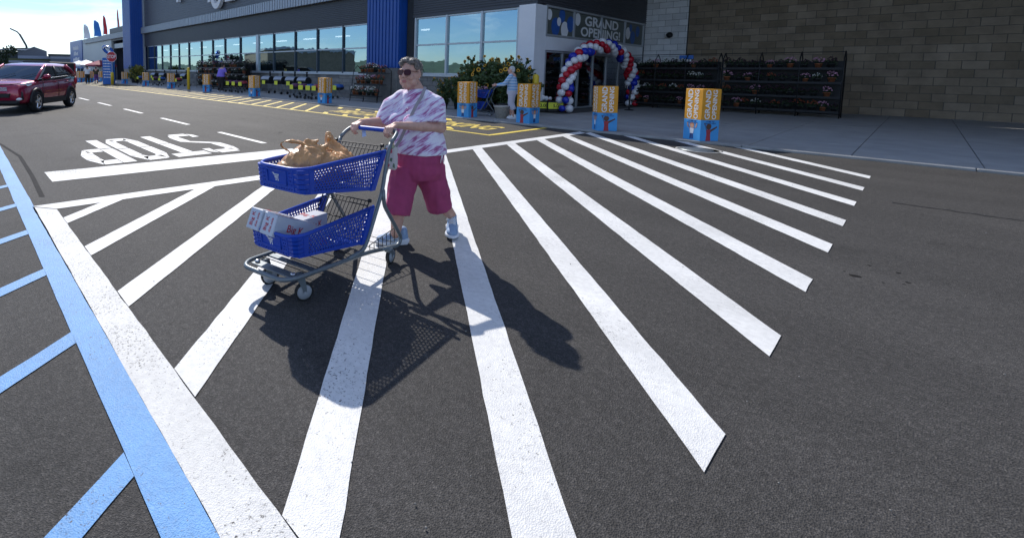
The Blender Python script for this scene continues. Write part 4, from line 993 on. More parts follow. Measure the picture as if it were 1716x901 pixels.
def make_suv(loc, rz):
    t = thing('parked_car', 'dark red sport utility car turning in at the far left of the lot', 'car', loc, rz)
    st = [(2.27,.46,.60,.68),(2.22,.70,.36,.86),(2.08,.84,.27,.95),(1.75,.90,.25,1.02),(1.3,.915,.25,1.06),(.95,.92,.25,1.10),(.2,.925,.25,1.12),(-.7,.925,.25,1.15),(-1.5,.915,.27,1.19),(-2.0,.88,.32,1.20),(-2.2,.80,.40,1.17),(-2.27,.66,.55,1.02)]
    rings = []
    for (x,w,zb,zt) in st:
        h = zt-zb
        half = [(w*.86,zb),(w*.97,zb+h*.14),(w,zb+h*.35),(w*.985,zb+h*.62),(w*.955,zb+h*.86),(w*.90,zt-h*.03),(w*.6,zt+.015),(w*.2,zt+.025)]
        rings.append([(x,y,z) for y,z in half]+[(x,-y,z) for y,z in half[::-1]])
    b = MB(); b.loft([r[::-1] for r in rings]); bd = b.mesh('body'); put('body', mod_mesh(bd, 'body', [('SUBSURF',dict(levels=2,render_levels=2))]), M['car_red'], t, True)
    def ring(z, xf, xr, w, k=.16):
        P_ = []
        for (cx,cy,a0) in ((xf-k,w-k*.8,0),(xr+k,w-k*.8,PI/2),(xr+k,-w+k*.8,PI),(xf-k,-w+k*.8,3*PI/2)):
            for i in range(4): a = a0+i*PI/6; P_.append((cx+k*math.cos(a), cy+k*.8*math.sin(a), z))
        return P_
    b = MB(); b.loft([ring(1.07,1.18,-2.12,.85),ring(1.2,.93,-2.1,.835),ring(1.38,.62,-2.0,.78),ring(1.57,.24,-1.83,.685)]); put('window_glass', b, M['car_glass'], t, True)
    b = MB(); b.loft([ring(1.56,.27,-1.86,.70),ring(1.60,.14,-1.84,.67),ring(1.645,-.1,-1.7,.58),ring(1.668,-.4,-1.4,.4)]); put('roof', b, M['car_red'], t, True)
    for sy in (-1,1):
        b = MB(); b.tube([(1.13,sy*.80,1.09),(.60,sy*.735,1.40),(.2,sy*.66,1.59)], .045, 6); put('front_pillar', b, M['car_red'], t, True)
        b = MB(); b.tube([(-.28,sy*.85,1.12),(-.35,sy*.795,1.36),(-.42,sy*.70,1.56)], .035, 6); put('door_pillar', b, M['trim'], t, True)
        b = MB(); b.tube([(-1.95,sy*.83,1.2),(-1.75,sy*.78,1.4),(-1.45,sy*.70,1.58)], .07, 6); put('rear_pillar', b, M['car_red'], t, True)
        b = MB(); b.tube([(1.02,sy*.87,1.115),(0,sy*.885,1.15),(-1.2,sy*.87,1.20),(-1.8,sy*.83,1.24)], .014, 6); put('belt_trim', b, M['chrome'], t, True)
        b = MB(); b.loft([[(x,sy*(.90+.03*k),z) for (x,z) in ((.9,.27),(.9,.45),(-.9,.45),(-.9,.27))][::1 if sy < 0 else -1] for k in (0,1)]); put('sill_cladding', b, M['trim'], t, True)
        for x0 in (.88,-.3,-1.28):
            b = MB(); b.tube([(x0,sy*.918,.45),(x0-.02,sy*.928,.75),(x0-.04,sy*.885,1.1)], .007, 4); put('door_seam', b, M['trim'], t, True)
        for x0 in (-.12,-1.08):
            b = MB(); b.tube([(x0-.1,sy*.905,.985),(x0,sy*.94,.995),(x0+.1,sy*.905,1.0)], .018, 6); put('door_handle', b, M['car_red'], t, True)
        b = MB(); b.ball((.83,sy*1.02,1.19),(.10,.13,.085),12,8); b.cyl((.86,sy*.86,1.13),(.83,sy*.98,1.16),.03); put('mirror', b, M['car_red'], t, True)
        b = MB(); b.loft([[(2.13,sy*.50,.80),(2.13,sy*.52,.90),(2.1,sy*.56,.93)],[(1.98,sy*.76,.82),(1.98,sy*.76,.95),(1.95,sy*.76,.97)],[(1.66,sy*.905,.92),(1.64,sy*.90,1.0),(1.62,sy*.88,1.02)]][::1], sm=False)
        put('headlight', b, M['lamp_glass'], t, True)
        b = MB(); b.ball((2.14,sy*.70,.47),(.06,.13,.06),12,8); put('fog_light', b, M['lamp_glass'], t, True)
        b = MB(); b.tube([(2.06,sy*.76,.70),(2.08,sy*.80,.45)], .05, 6); put('bumper_corner', b, M['trim'], t, True)
        b = MB(); b.ball((-2.08,sy*.82,1.0),(.09,.07,.16),10,8); put('tail_light', b, M['sign_red'], t, True)
        for x0 in (1.345,-1.345):
            b = MB(); b.tube([(x0+.41*math.cos(a),sy*.905,.36+.41*math.sin(a)) for a in [rad(-10)+rad(200)*k/14 for k in range(15)]], .055, 6); put('wheel_arch', b, M['trim'], t, True)
            b = MB(); b.ball((x0,sy*.80,.36),(.38,.13,.38),20,12); put('wheel_well', b, M['trim'], t, True)
            tm_, rm_ = MB(), MB(); wheel(tm_, rm_, (x0,sy*.845), .35, .23, sy)
            w_ = put('wheel', tm_, M['rubber'], t, True); put('rim', rm_, M['chrome'], w_, True)
    b = MB(); b.loft([[(2.10,-.56,.50),(2.10,.56,.50),(2.285,.50,.53),(2.285,-.50,.53)],[(2.10,-.60,.66),(2.10,.60,.66),(2.29,.54,.655),(2.29,-.54,.655)]], sm=False); put('lower_grille', b, M['trim'], t, True)
    b = MB()
    for k in range(4): b.bbox((2.16,-.46+.01*k,.735+.032*k),(2.268-.012*k,.46-.01*k,.757+.032*k),.006)
    put('grille', b, M['chrome'], t, True)
    b = MB(); b.tube([(2.0,-.74,.985),(2.12,-.45,.94),(2.17,0,.93),(2.12,.45,.94),(2.0,.74,.985)], .012, 6); put('bonnet_seam', b, M['trim'], t, True)
    b = MB(); b.bbox((2.1,-.75,.30),(2.26,.75,.43),.04); put('bumper_lip', b, M['trim'], t, True)
    b = MB(); b.bbox((2.29,-.16,.59),(2.30,.16,.70),.002); put('number_plate', b, M['white'], t, True)
    b = MB(); b.box((-1.7,-.72,.22),(1.7,.72,.4)); put('underbody', b, M['trim'], t, True)
    for sy in (-.35,.3): b = MB(); b.tube([(1.1,sy,1.155),(.85,sy+.38,1.29)], .009, 4); put('wiper', b, M['trim'], t, True)
    return t
make_suv((-20.98,2.05,0), rad(-30.6))
# dark box van behind the car
q = gd(80,122,44); t = thing('parked_van', 'dark van with red edge lights parked behind the red car', 'van', (q.x,q.y,0), rad(-34))
b = MB(); b.bbox((-2.4,-.98,.35),(1.6,.98,1.98),.08); put('cargo_body', b, M['trim'], t, True)
b = MB(); b.loft([[(1.6,-.95,.35),(1.6,.95,.35),(1.6,.95,1.9),(1.6,-.95,1.9)],[(2.6,-.9,.4),(2.6,.9,.4),(2.6,.85,1.15),(2.6,-.85,1.15)]], sm=False); put('cab', b, M['trim'], t, True)
b = MB(); b.box((-2.44,.80,.9),(-2.405,.97,1.9)); b.box((-2.44,-.97,.9),(-2.405,-.80,1.9)); b.box((-2.3,.985,.9),(-2.1,.992,1.9)); put('tail_light', b, M['sign_red'], t, True)
b = MB(); b.box((-2.43,-.7,1.4),(-2.404,.7,1.85)); put('rear_window', b, M['car_glass'], t, True)
for x0 in (-1.5,1.7):
    for sy in (-1,1): tm_, rm_ = MB(), MB(); wheel(tm_, rm_, (x0,sy*.86), .36, .24, sy); w_ = put('wheel', tm_, M['rubber'], t, True); put('rim', rm_, M['chrome'], w_, True)
# a few parked cars among the tents (small in view)
def small_car(loc, rz, m, label):
    t = thing('parked_car', label, 'car', loc, rz)
    b = MB(); b.loft([[(x,y*w,z) for (y,z) in ((1,.25),(1.03,.6),(.95,zt),(-.95,zt),(-1.03,.6),(-1,.25))] for (x,w,zt) in ((-2.2,.7,.85),(-2.0,.85,.95),(0,.9,.98),(1.5,.86,.9),(2.15,.7,.7))]); put('body', b, m, t, True)
    b = MB(); b.loft([[(-1.9,-.75,.95),(1.0,-.75,.95),(1.0,.75,.95),(-1.9,.75,.95)],[(-1.4,-.6,1.48),(.2,-.6,1.48),(.2,.6,1.48),(-1.4,.6,1.48)]], sm=False); put('window_glass', b, M['car_glass'], t, True)
    for x0 in (-1.3,1.3):
        for sy in (-1,1): tm_, rm_ = MB(), MB(); wheel(tm_, rm_, (x0,sy*.8), .32, .2, sy); w_ = put('wheel', tm_, M['rubber'], t, True); put('rim', rm_, M['chrome'], w_, True)
q = gd(131,130,92); small_car((q.x,q.y,0), rad(200), M['trim'], 'small black car parked behind the far tents')
q = gd(160,130,80); small_car((q.x,14.0,SWZ), rad(180), mat('steel_blue_paint', (.04,.08,.16), .3, .3, coat=1), 'small dark blue car parked by the maroon tent')
# ------------------------------------------------------------------ far buildings, tree, boom
def far_box(name, label, px, D, cat='building'):
    q = gd(px,118,D); return thing(name, label, cat, (q.x,q.y,0), math.atan2(q.y,q.x)-PI/2+0)
UX, UZ = .656/800, .81/800
M['pale_roof'] = mat('pale_metal_roof', (.5,.52,.54), .5); M['dark_roof'] = mat('dark_roof', (.04,.05,.055), .7); M['olive'] = mat('olive_strip', (.11,.115,.05), .8); M['slate_wall'] = mat('slate_wall', (.12,.13,.15), .8); M['lilac_wall'] = mat('pale_grey_wall', (.30,.33,.40), .8)
D = 150.; u = lambda px, x0=60: (px-x0)*D*UX; zz = lambda py: 1.48+(114.3-py)*D*UZ
t = far_box('gabled_warehouse', 'grey gabled warehouse with a dark flat roof far behind the red car', 60, D)
b = MB(); gab = [(u(30),0),(u(81),0),(u(81),zz(85)),(u(60),zz(78.5)),(u(40),zz(84.5)),(u(30),zz(86))]; F = frame_M((0,0,0),(1,0,0),(0,0,1))
b.prism(gab[::1], -30, 0, 0, F); put('wall', b, M['slate_wall'], t, True)
b = MB(); b.prism([(u(-40),zz(84)),(u(44),zz(83)),(u(60),zz(77.6)),(u(58),zz(78.6)),(u(44),zz(84.6)),(u(-40),zz(86))], -8, .4, 0, F); put('eave', b, M['pale_roof'], t, True)
b = MB(); b.prism([(u(2),zz(80.2)),(u(56),zz(77.8)),(u(56),zz(79)),(u(44),zz(82.6)),(u(2),zz(83))], -20, -9, 0, F); put('roof', b, M['dark_roof'], t, True)
b = MB(); b.prism([(u(-60),0),(u(33),0),(u(33),zz(87)),(u(-60),zz(87))], -20, -.5, 0, F); put('side_wing', b, M['dark_roof'], t, True)
D = 138.
t = far_box('low_annexe', 'long low annexe with pale and olive bands in front of the gabled warehouse', 60, D)
for nm,y0,y1,m,x0,x1 in (('upper_band',93.5,98.5,'lilac_wall',30,98),('middle_band',98.5,102,'olive',14,90),('lower_band',102,105,'lilac_wall',14,93),('base_wall',105,125,'slate_wall',5,96),('dark_wall',96,104.5,'slate_wall',98,104)):
    b = MB(); b.box((u(x0),.0 if nm != 'upper_band' else -.3,max(zz(y1),0)),(u(x1),14,zz(y0))); put(nm, b, M[m], t, True)
D = 128.
t = far_box('flat_roofed_block', 'flat roofed grey block between the warehouse and the blue sign wall', 100, D)
for nm,y0,y1,m,x0,x1 in (('roof',89.5,92.5,'dark_roof',80,121),('upper_wall',92.5,97.5,'lilac_wall',84,121),('middle_wall',97.5,103.5,'slate_wall',84,121),('canopy_strip',103.5,105.5,'pale_roof',84,121),('base_wall',105.5,125,'slate_wall',84,121)):
    b = MB(); b.box((u(x0,100),-.4 if 'roof' in nm or 'canopy' in nm else 0,max(zz(y1),0)),(u(x1,100),14,zz(y0))); put(nm, b, M[m], t, True)
D = 175.
t = far_box('boom_lift', 'folding boom lift arm rising over the warehouse roof', 45, D, 'crane')
b = MB(); b.tube([(u(52,45),0,0),(u(46,45),0,zz(77)),(u(35.5,45),0,zz(58))], .28, 6); put('lower_arm', b, M['dark_roof'], t, True)
b = MB(); b.tube([(u(36,45),0,zz(59)),(u(31,45),0,zz(54)),(u(19.5,45),0,zz(49.3))], .2, 6); put('upper_arm', b, M['dark_roof'], t, True)
b = MB(); b.bbox((u(47,45),-1.2,0),(u(62,45),1.2,2.2),.2); put('base', b, M['yellow'], t, True)
rnd = random.Random(9); q = gd(-22,118,66); t = thing('tree', 'dark leafy tree at the left edge behind the red car', 'tree', (q.x,q.y,0))
b = MB(); b.tube([(0,0,0),(.1,0,1.2),(0,.1,2.4)], [.2,.15,.08], 8)
for k in range(5): a = k*1.3; b.tube([(0,0,1.3+.2*k),(.9*math.cos(a),.9*math.sin(a),2.2+.2*k)], [.07,.03], 6)
put('trunk', b, M['wood'], t, True)
b = MB()
for k in range(16): leafball(b, (rnd.gauss(0,.9),rnd.gauss(0,.9),rnd.uniform(1.3,3.5)), .7, 130, .2, 0, rnd)
put('crown', b, M['leaf_dark'], t, True)
# tan shop and a lamp post across the lot; both only show mirrored in the shop windows
t = thing('tan_shop', 'tan brick shop across the car park', 'building', (-128,-48,0), rad(20))
b = MB(); b.box((-22,-12,0),(22,12,7)); put('wall', b, M['block_tan'], t, True)
b = MB(); b.box((-22.3,-12.3,7.01),(22.3,12.3,7.6)); put('roof', b, M['pale_roof'], t, True)
b = MB()
for k in range(6): b.box((-19+k*6.5,12.01,.3),(-14+k*6.5,12.2,3.2))
put('window', b, M['glass'], t, True)
for i,(x,y) in enumerate(((-2,-30),(6,-16),(-30,-34))):
    t = thing('lamp_post', ('tall grey lamp post across the lot facing the windows','curved grey lamp post nearest the crosswalk','tall grey lamp post far along the lot')[i], 'lamp post', (x,y,0))
    b = MB(); b.lathe([(.3,0),(.3,.7),(.1,.72),(.07,9)], 12); put('pole', b, M['grey_metal'], t, True)
    b = MB(); b.box((-.9,-.2,9.0),(.9,.2,9.12)); put('lamp_head', b, M['grey_metal'], t, True)
# ------------------------------------------------------------------ shopping cart and goods
M['cart_blue'] = mat('cart_blue_plastic', (.012,.060,.42), .38, var=.06, vs=12, spec=.45)
M['hub_grey'] = mat('hub_grey', (.34,.36,.39), .5)
M['grip_blue'] = mat('grip_blue', (.012,.06,.42), .4)
CL = Vector((-2.85,2.5,0)); CRZ = rad(192)
def lattice(mb, A, B, Cc, D, nu, nv, hole=.72, border=.035, slant=.0):
    """Perforated plastic wall on the quad A(bottom start) B(bottom end) C(top end) D(top start)."""
    A, B, Cc, D = map(Vector, (A,B,Cc,D))
    P = lambda u, v: A.lerp(B,u).lerp(D.lerp(Cc,u), v)
    bu, bv = border/((B-A).length), border*.7/((D-A).length)
    for (u0,u1,v0,v1) in ((0,1,0,bv),(0,1,1-bv,1),(0,bu,bv,1-bv),(1-bu,1,bv,1-bv)): mb.add([P(u0,v0),P(u1,v0),P(u1,v1),P(u0,v1)], [(0,1,2,3)])
    for j in range(nv):
        v0 = bv+(1-2*bv)*j/nv; v1 = bv+(1-2*bv)*(j+1)/nv; vm = (v0+v1)/2; off = (j%2)*.5
        i = -1
        while i < nu:
            a = min(max((i+off)/nu,0),1); c = min(max((i+1+off)/nu,0),1); i += 1
            if c-a < .25/nu: continue
            u0 = bu+(1-2*bu)*a; u1 = bu+(1-2*bu)*c; um = (u0+u1)/2; hu = (u1-u0)*hole/2; hv = (v1-v0)*hole/2*1.12
            o = [P(u0,v0),P(um,v0),P(u1,v0),P(u1,vm),P(u1,v1),P(um,v1),P(u0,v1),P(u0,vm)]
            n = [P(um+hu*math.cos(t),vm+hv*math.sin(t)) for t in [rad(225+45*k) for k in range(8)]]
            mb.add(o+n, [(k,(k+1)%8,8+(k+1)%8,8+k) for k in range(8)])
def solid(mb, name, th=.006): return mod_mesh(mb, name, [('SOLIDIFY',dict(thickness=th,offset=0))])
def make_cart(label, loc, rz):
    t = thing('shopping_cart', label, 'shopping cart', loc, rz)
    G = M['grey_metal']
    def tube(name, pts, r, m=G, n=10, par=None, closed=False):
        # round the corners of the bent tube
        P_ = [Vector(p) for p in pts]; Q = [P_[0]]
        for i in range(1,len(P_)-1):
            a, c, b_ = P_[i-1], P_[i], P_[i+1]; ra = min(.05,(a-c).length*.45); rb_ = min(.05,(b_-c).length*.45)
            s0 = c+(a-c).normalized()*ra; s1 = c+(b_-c).normalized()*rb_
            for k in range(5): f = k/4; Q.append(s0.lerp(c,f).lerp(c.lerp(s1,f),f))
        Q.append(P_[-1]); b = MB(); b.tube(Q, r, n); return put(name, b, m, par or t, True)
    tube('base_frame', [(-.262,-.06,.115),(-.255,.3,.165),(-.225,1.0,.20),(-.17,1.075,.20),(.17,1.075,.20),(.225,1.0,.20),(.255,.3,.165),(.262,-.06,.115)], .0155)
    for s_ in (-1,1):
        x = .25*s_
        tube('upright', [(x,.0,.945),(x*1.0,.04,.86),(x,.105,.59),(x,.275,.27),(x,.335,.19),(x*.99,.50,.182)], .016)
        tube('rear_leg', [(x*1.06,.115,.60),(x*1.06,.10,.48),(x*1.08,-.15,.16),(x*1.08,-.10,.108),(x*1.05,.12,.14)], .0155)
    tube('handle_bar', [(-.25,.0,.945),(-.25,-.06,.985),(-.23,-.12,1.02),(.23,-.12,1.02),(.25,-.06,.985),(.25,.0,.945)], .016)
    b = MB(); b.cyl((-.15,-.12,1.02),(.15,-.12,1.02),.0195,n=14); put('handle_grip', b, M['grip_blue'], t, True)
    b = MB(); b.bbox((-.2,.93,.185),(.2,1.0,.195),.003); put('caster_plate', b, G, t, True)
    b = MB(); b.bbox((-.22,.78,.178),(.22,.83,.19),.003); put('cross_bar', b, G, t, True)
    for sx in (-.17,.17):
        b = MB(); b.lathe([(.018,0),(.018,.012),(.01,.016)], 8, o=(sx,.965,.196)); put('bolt', b, M['chrome'], t, True)
    def basket(name, yrt, zrt, yrb, zrb, yf, zft, zfb, nu, nv):
        w, wf, ch = .236, .215, .075
        pt = lambda x, y: (x, y, zrt+(zft-zrt)*(y-yrt)/(yf-yrt)); pb = lambda x, y: (x, y, zrb+(zfb-zrb)*(y-yrb)/(yf-.02-yrb))
        par = None
        wl = MB()
        for s_ in (-1,1):
            lattice(wl, pb(s_*w,yrb), pb(s_*wf*.97,yf-ch-.02), pt(s_*wf,yf-ch), pt(s_*w,yrt), nu, nv)
        par = put(name, solid(wl, name), M['cart_blue'], t, True)
        fr = MB(); xa = wf-ch*.9
        A_, B_, C_, D_ = pb(-xa,yf-.02), pb(xa,yf-.02), pt(xa,yf), pt(-xa,yf)
        P_ = lambda u, v: Vector(A_).lerp(Vector(B_),u).lerp(Vector(D_).lerp(Vector(C_),u), v)
        lattice(fr, P_(0,0), P_(1,0), P_(1,.20), P_(0,.20), 12, 1, .6, .008); lattice(fr, P_(0,.20), P_(.17,.2), P_(.17,.92), P_(0,.92), 2, 4, .55, .008); lattice(fr, P_(.83,.20), P_(1,.2), P_(1,.92), P_(.83,.92), 2, 4, .55, .008)
        fr.add([P_(.17,.2),P_(.83,.2),P_(.83,.92),P_(.17,.92)], [(0,1,2,3)]); fr.add([P_(0,.92),P_(1,.92),P_(1,1),P_(0,1)], [(0,1,2,3)])
        put('front_wall', solid(fr, 'front_wall', .007), M['cart_blue'], par, True)
        rb = MB(); q = [P_(.2,.28),P_(.8,.28),P_(.8,.86),P_(.2,.86)]; off = Vector((0,.006,0)); rb.tube([p+off for p in q], .006, 6, closed=True); put('badge_frame', rb, M['cart_blue'], par, True)
        # small cart pictogram on the badge
        F = frame_M(P_(.5,.57)+Vector((0,.0062,0)), Vector(A_)-Vector(B_), P_(.5,1)-P_(.5,0)) @ Matrix.Diagonal((.85,.85,1,1)); em = MB()
        for (x0,y0,x1,y1) in ((-.034,.014,.022,.021),(-.028,.003,.018,.009),(-.022,-.008,.014,-.002),(-.016,-.017,.016,-.012),(-.048,.024,-.03,.030)): em.add([(x0,y0,0),(x1,y0,0),(x1+.004,y1,0),(x0-.004,y1,0)], [(0,1,2,3)], 0, False, F)
        for xx in (-.010,.012): em.add([(xx+.006*math.cos(a),-.026+.006*math.sin(a),0) for a in [PI*k/4 for k in range(8)]], [list(range(8))], 0, False, F)
        put('badge_print', em, M['white'], par, True)
        for s_ in (-1,1):                                  # stepped corner posts
            cb = MB(); nst = 5
            for k in range(nst):
                f0, f1 = k/nst, (k+1)/nst-.02
                a0, a1 = Vector(pb(s_*wf*.97,yf-ch-.02)), Vector(pt(s_*wf,yf-ch)); c0, c1 = Vector(pb(s_*xa,yf-.02)), Vector(pt(s_*xa,yf)); ro = Vector((s_*.016,.016,0))*(1 if k%1 == 0 else .6)
                lo = [a0.lerp(a1,f0), a0.lerp(a1,f0).lerp(c0.lerp(c1,f0),.35)+ro, a0.lerp(a1,f0).lerp(c0.lerp(c1,f0),.7)+ro, c0.lerp(c1,f0)]
                hi = [p+(q_-p)*1 for p, q_ in zip(lo, [a0.lerp(a1,f1), a0.lerp(a1,f1).lerp(c0.lerp(c1,f1),.35)+ro*1.25, a0.lerp(a1,f1).lerp(c0.lerp(c1,f1),.7)+ro*1.25, c0.lerp(c1,f1)])]
                cb.add(lo+hi, [(0,1,5,4),(1,2,6,5),(2,3,7,6),(0,3,2,1),(4,5,6,7)])
            put('corner_post', cb, M['cart_blue'], par, True)
        tube('rim', [pt(-w,yrt),pt(-wf,yf-ch),pt(-xa,yf),pt(xa,yf),pt(wf,yf-ch),pt(w,yrt)], .0125, M['cart_blue'], 8, par)
        fl = MB(); lattice(fl, pb(-w,yrb), pb(w,yrb), pb(wf*.97,yf-.05), pb(-wf*.97,yf-.05), 14, 16, .55, .02); put('floor_grid', solid(fl, 'floor_grid', .008), M['cart_blue'], par, True)
        for s_ in (-1,1):
            cb = MB(); a, c = Vector(pb(s_*w,yrb)), Vector(pt(s_*w,yrt)); d = Vector((s_*.011,0,0)); e_ = Vector((0,.05,0)); o_ = Vector((0,-.004,-.003))
            cb.loft([[a-d+o_,a+d+o_,a+d+e_,a-d+e_],[c-d+o_,c+d+o_,c+d+e_,c-d+e_]], sm=False); put('rear_post', cb, M['cart_blue'], par, True)
        return par
    basket('upper_basket', .055, .885, .195, .612, .95, .868, .715, 24, 9)
    basket('lower_basket', .195, .485, .305, .235, 1.0, .448, .318, 22, 8)
    def grid(name, A, B, Cc, D, n, hz, r=.0028):
        A, B, Cc, D = map(Vector,(A,B,Cc,D)); b = MB()
        for i in range(n+1): f = i/n; b.cyl(A.lerp(B,f), D.lerp(Cc,f), r, n=5)
        for h in hz: b.cyl(A.lerp(D,h), B.lerp(Cc,h), r*1.5, n=6)
        for (p,q_) in ((A,D),(B,Cc)): b.cyl(p,q_,r*1.8,n=6)
        return put(name, b, M['black_metal'], t, True)
    grid('upper_gate', (-.215,.27,.66),(.215,.27,.66),(.225,.085,.925),(-.225,.085,.925), 13, (0,.5,.88,1))
    grid('lower_gate', (-.215,.40,.28),(.215,.40,.28),(.225,.235,.53),(-.225,.235,.53), 13, (0,.45,.88,1))
    for s_ in (-1,1): b = MB(); b.cyl((s_*.218,.085,.93),(s_*.238,.085,.93),.014); b.cyl((s_*.218,.235,.535),(s_*.238,.235,.535),.014); put('gate_hinge', b, M['black_metal'], t, True)
    g_ = MB()
    for s_ in (-1,1):
        x = s_*.245
        for k in range(7): y = -.085+.055*k; g_.cyl((x,y,.135),(x*.99,y,.255-.008*k),.003,n=5)
        g_.cyl((x,-.10,.256),(x,.26,.205),.0035,n=6)
    for k in range(9): y = -.08+.12*k; g_.cyl((-.245,y,.135+.03*k/4),(.245,y,.135+.03*k/4),.003,n=5)
    put('base_wires', g_, M['black_metal'], t, True)
    for (x,y,ra) in ((-.165,.90,-30),(.185,.88,-28),(-.275,.035,8),(.22,.10,10)):
        A = Matrix.Translation((x,y,0)) @ Matrix.Rotation(rad(ra),4,'Z'); z1 = .185 if y > .5 else .13
        b = MB(); b.M = A; b.lathe([(.030,z1-.02),(.030,z1)], 12)
        for s_ in (-1,1):
            pr = [[(s_*.020,-.028,z1-.022),(s_*.026,-.028,z1-.022),(s_*.026,.026,z1-.022),(s_*.020,.026,z1-.022)],[(s_*.021,-.040,.085),(s_*.027,-.040,.085),(s_*.027,-.012,.085),(s_*.021,-.012,.085)],[(s_*.021,-.036,.055),(s_*.027,-.036,.055),(s_*.027,-.020,.055),(s_*.021,-.020,.055)]]
            b.loft(pr if s_ < 0 else [r[::-1] for r in pr], sm=False)
        b.box((-.024,-.030,z1-.026),(.024,.028,z1-.02)); cs = put('caster', b, G, t, True)
        Wm = A @ Matrix.Translation((0,-.028,.062)) @ Matrix.Rotation(PI/2,4,'Y')
        b = MB(); b.lathe([(.047,-.013),(.057,-.0155),(.062,-.010),(.062,.010),(.057,.0155),(.047,.013)], 28, M=Wm); put('tyre', b, M['rubber'], cs, True)
        b = MB(); b.lathe([(.012,-.0175),(.030,-.0175),(.034,-.0135),(.0485,-.0145),(.0485,.0145),(.034,.0135),(.030,.0175),(.012,.0175)], 24, M=Wm); b.cyl(Wm @ Vector((0,0,-.030)), Wm @ Vector((0,0,.030)), .009); put('hub', b, M['hub_grey'], cs, True)
    b = MB(); b.loft([[(.10,-.137,1.03),(.13,-.137,1.03),(.13,-.14,1.03),(.10,-.14,1.03)],[(.095,-.135,.99),(.13,-.13,.985),(.13,-.133,.985),(.095,-.138,.99)],[(.07,-.11,.955),(.105,-.105,.945),(.105,-.108,.945),(.07,-.113,.955)]], sm=False); put('paper_tag', b, mat('pale_blue_paper', (.45,.55,.75), .7), t, True)
    return t
cart = make_cart('two tier blue shopping cart with a grey frame pushed by the woman in pink', CL, CRZ)
CM = RM[cart.name]
# grocery bags
bagm = mat('tan_carrier_bag', (.56,.285,.105), .42, var=.3, vs=9, bump=.3, bs=30, spec=.6)
tb_, pb_ = nodes_of(bagm); pb_.inputs['Subsurface Weight'].default_value = .25; pb_.inputs['Subsurface Radius'].default_value = (.03,.02,.01)
pb_.inputs['Transmission Weight'].default_value = .0
def crumple(s, amp):
    def f(co, n):
        a = abs(mnoise.noise(co*s+Vector((3,1,7)))); b = abs(mnoise.noise(Vector((co.x*s*2.6,co.y*s*2.6,co.z*s*1.5))+Vector((0,5,2)))); c = abs(mnoise.noise(co*s*5.2))
        return amp*(.5-1.9*a)+amp*.75*(.35-1.6*b)+amp*.3*(.3-1.4*c)
    return f
def bag(label, parts, loops, folds_, marks, seed):
    t = thing('carrier_bag', label, 'shopping bag', CM @ Vector((parts[0][0][0],parts[0][0][1],.66)), CRZ)
    b = MB()
    for c, r in parts: b.ball(CM @ Vector(c), r, 18, 12)
    for c0, c1, r0, r1 in folds_: b.capsule(CM @ Vector(c0), CM @ Vector(c1), r0, r1, 8)
    for lp in loops:                                       # flat handle loops grow out of the gathered film
        pts = [CM @ Vector(p) for p in lp]; Q = []
        for i in range(len(pts)-1):
            p0, p1, p2, p3 = pts[max(i-1,0)], pts[i], pts[i+1], pts[min(i+2,len(pts)-1)]
            for k in range(6): f = k/6; Q.append(.5*((2*p1)+(p2-p0)*f+(2*p0-5*p1+4*p2-p3)*f*f+(3*p1-p0-3*p2+p3)*f**3))
        Q.append(pts[-1])
        for a, c in zip(Q, Q[1:]):
            for o in (-.012,-.004,.004,.012): b.capsule(a+DDV0*o, c+DDV0*o, .0062, .0062, 6)
    put('bag_body', fuse(b, 'bag_body', .0052, 3, .5, crumple(8+seed, .0115)), bagm, t)
    for (c, sz, m_) in marks:
        b = MB(); b.ball(CM @ Vector(c), sz, 10, 6, R=Matrix.Rotation(CRZ,3,'Z')); put('printed_mark', b, M[m_], t)
    return t
DDV0 = Vector((-.660,.751,0))
K0 = (.03,.66,.935)
bag('tan plastic carrier bag with a tall handle loop at the front of the upper basket',
    [((.02,.64,.825),(.165,.20,.14)),((.05,.78,.78),(.12,.11,.10)),((-.08,.56,.80),(.11,.14,.12)),((.02,.62,.90),(.12,.14,.08))],
    [[(.06,.72,.91),(.10,.80,.965),(.10,.80,1.0),(.05,.72,1.0),(.01,.64,.96),(.03,.63,.92)]],
    [(K0,(.03,.63,.99),.045,.022),((.05,.65,.95),(-.02,.58,1.0),.03,.018),((.0,.62,.93),(-.07,.56,.965),.035,.025),(K0,(.09,.74,.87),.03,.04),(K0,(-.08,.70,.87),.03,.04)],
    [((.075,.865,.795),(.028,.012,.02),'navy_print'),((-.075,.79,.80),(.03,.02,.022),'peach_print')], 0)
K0 = (.07,.36,.97)
bag('tan plastic carrier bag with a gathered top behind the first, nearer the handle',
    [((.0,.36,.79),(.155,.17,.12)),((-.06,.45,.80),(.12,.14,.11)),((.06,.31,.81),(.11,.11,.11)),((.03,.36,.87),(.10,.11,.08))],
    [[(.03,.44,.89),(.0,.50,.935),(-.05,.48,.93),(-.06,.40,.87)]],
    [(K0,(.085,.35,1.01),.04,.024),(K0,(.04,.40,.99),.032,.02),(K0,(.0,.44,.88),.03,.05),(K0,(-.05,.34,.87),.03,.05)],
    [((.01,.49,.905),(.045,.03,.02),'trim'),((.10,.47,.915),(.04,.03,.022),'trim')], 1.7)
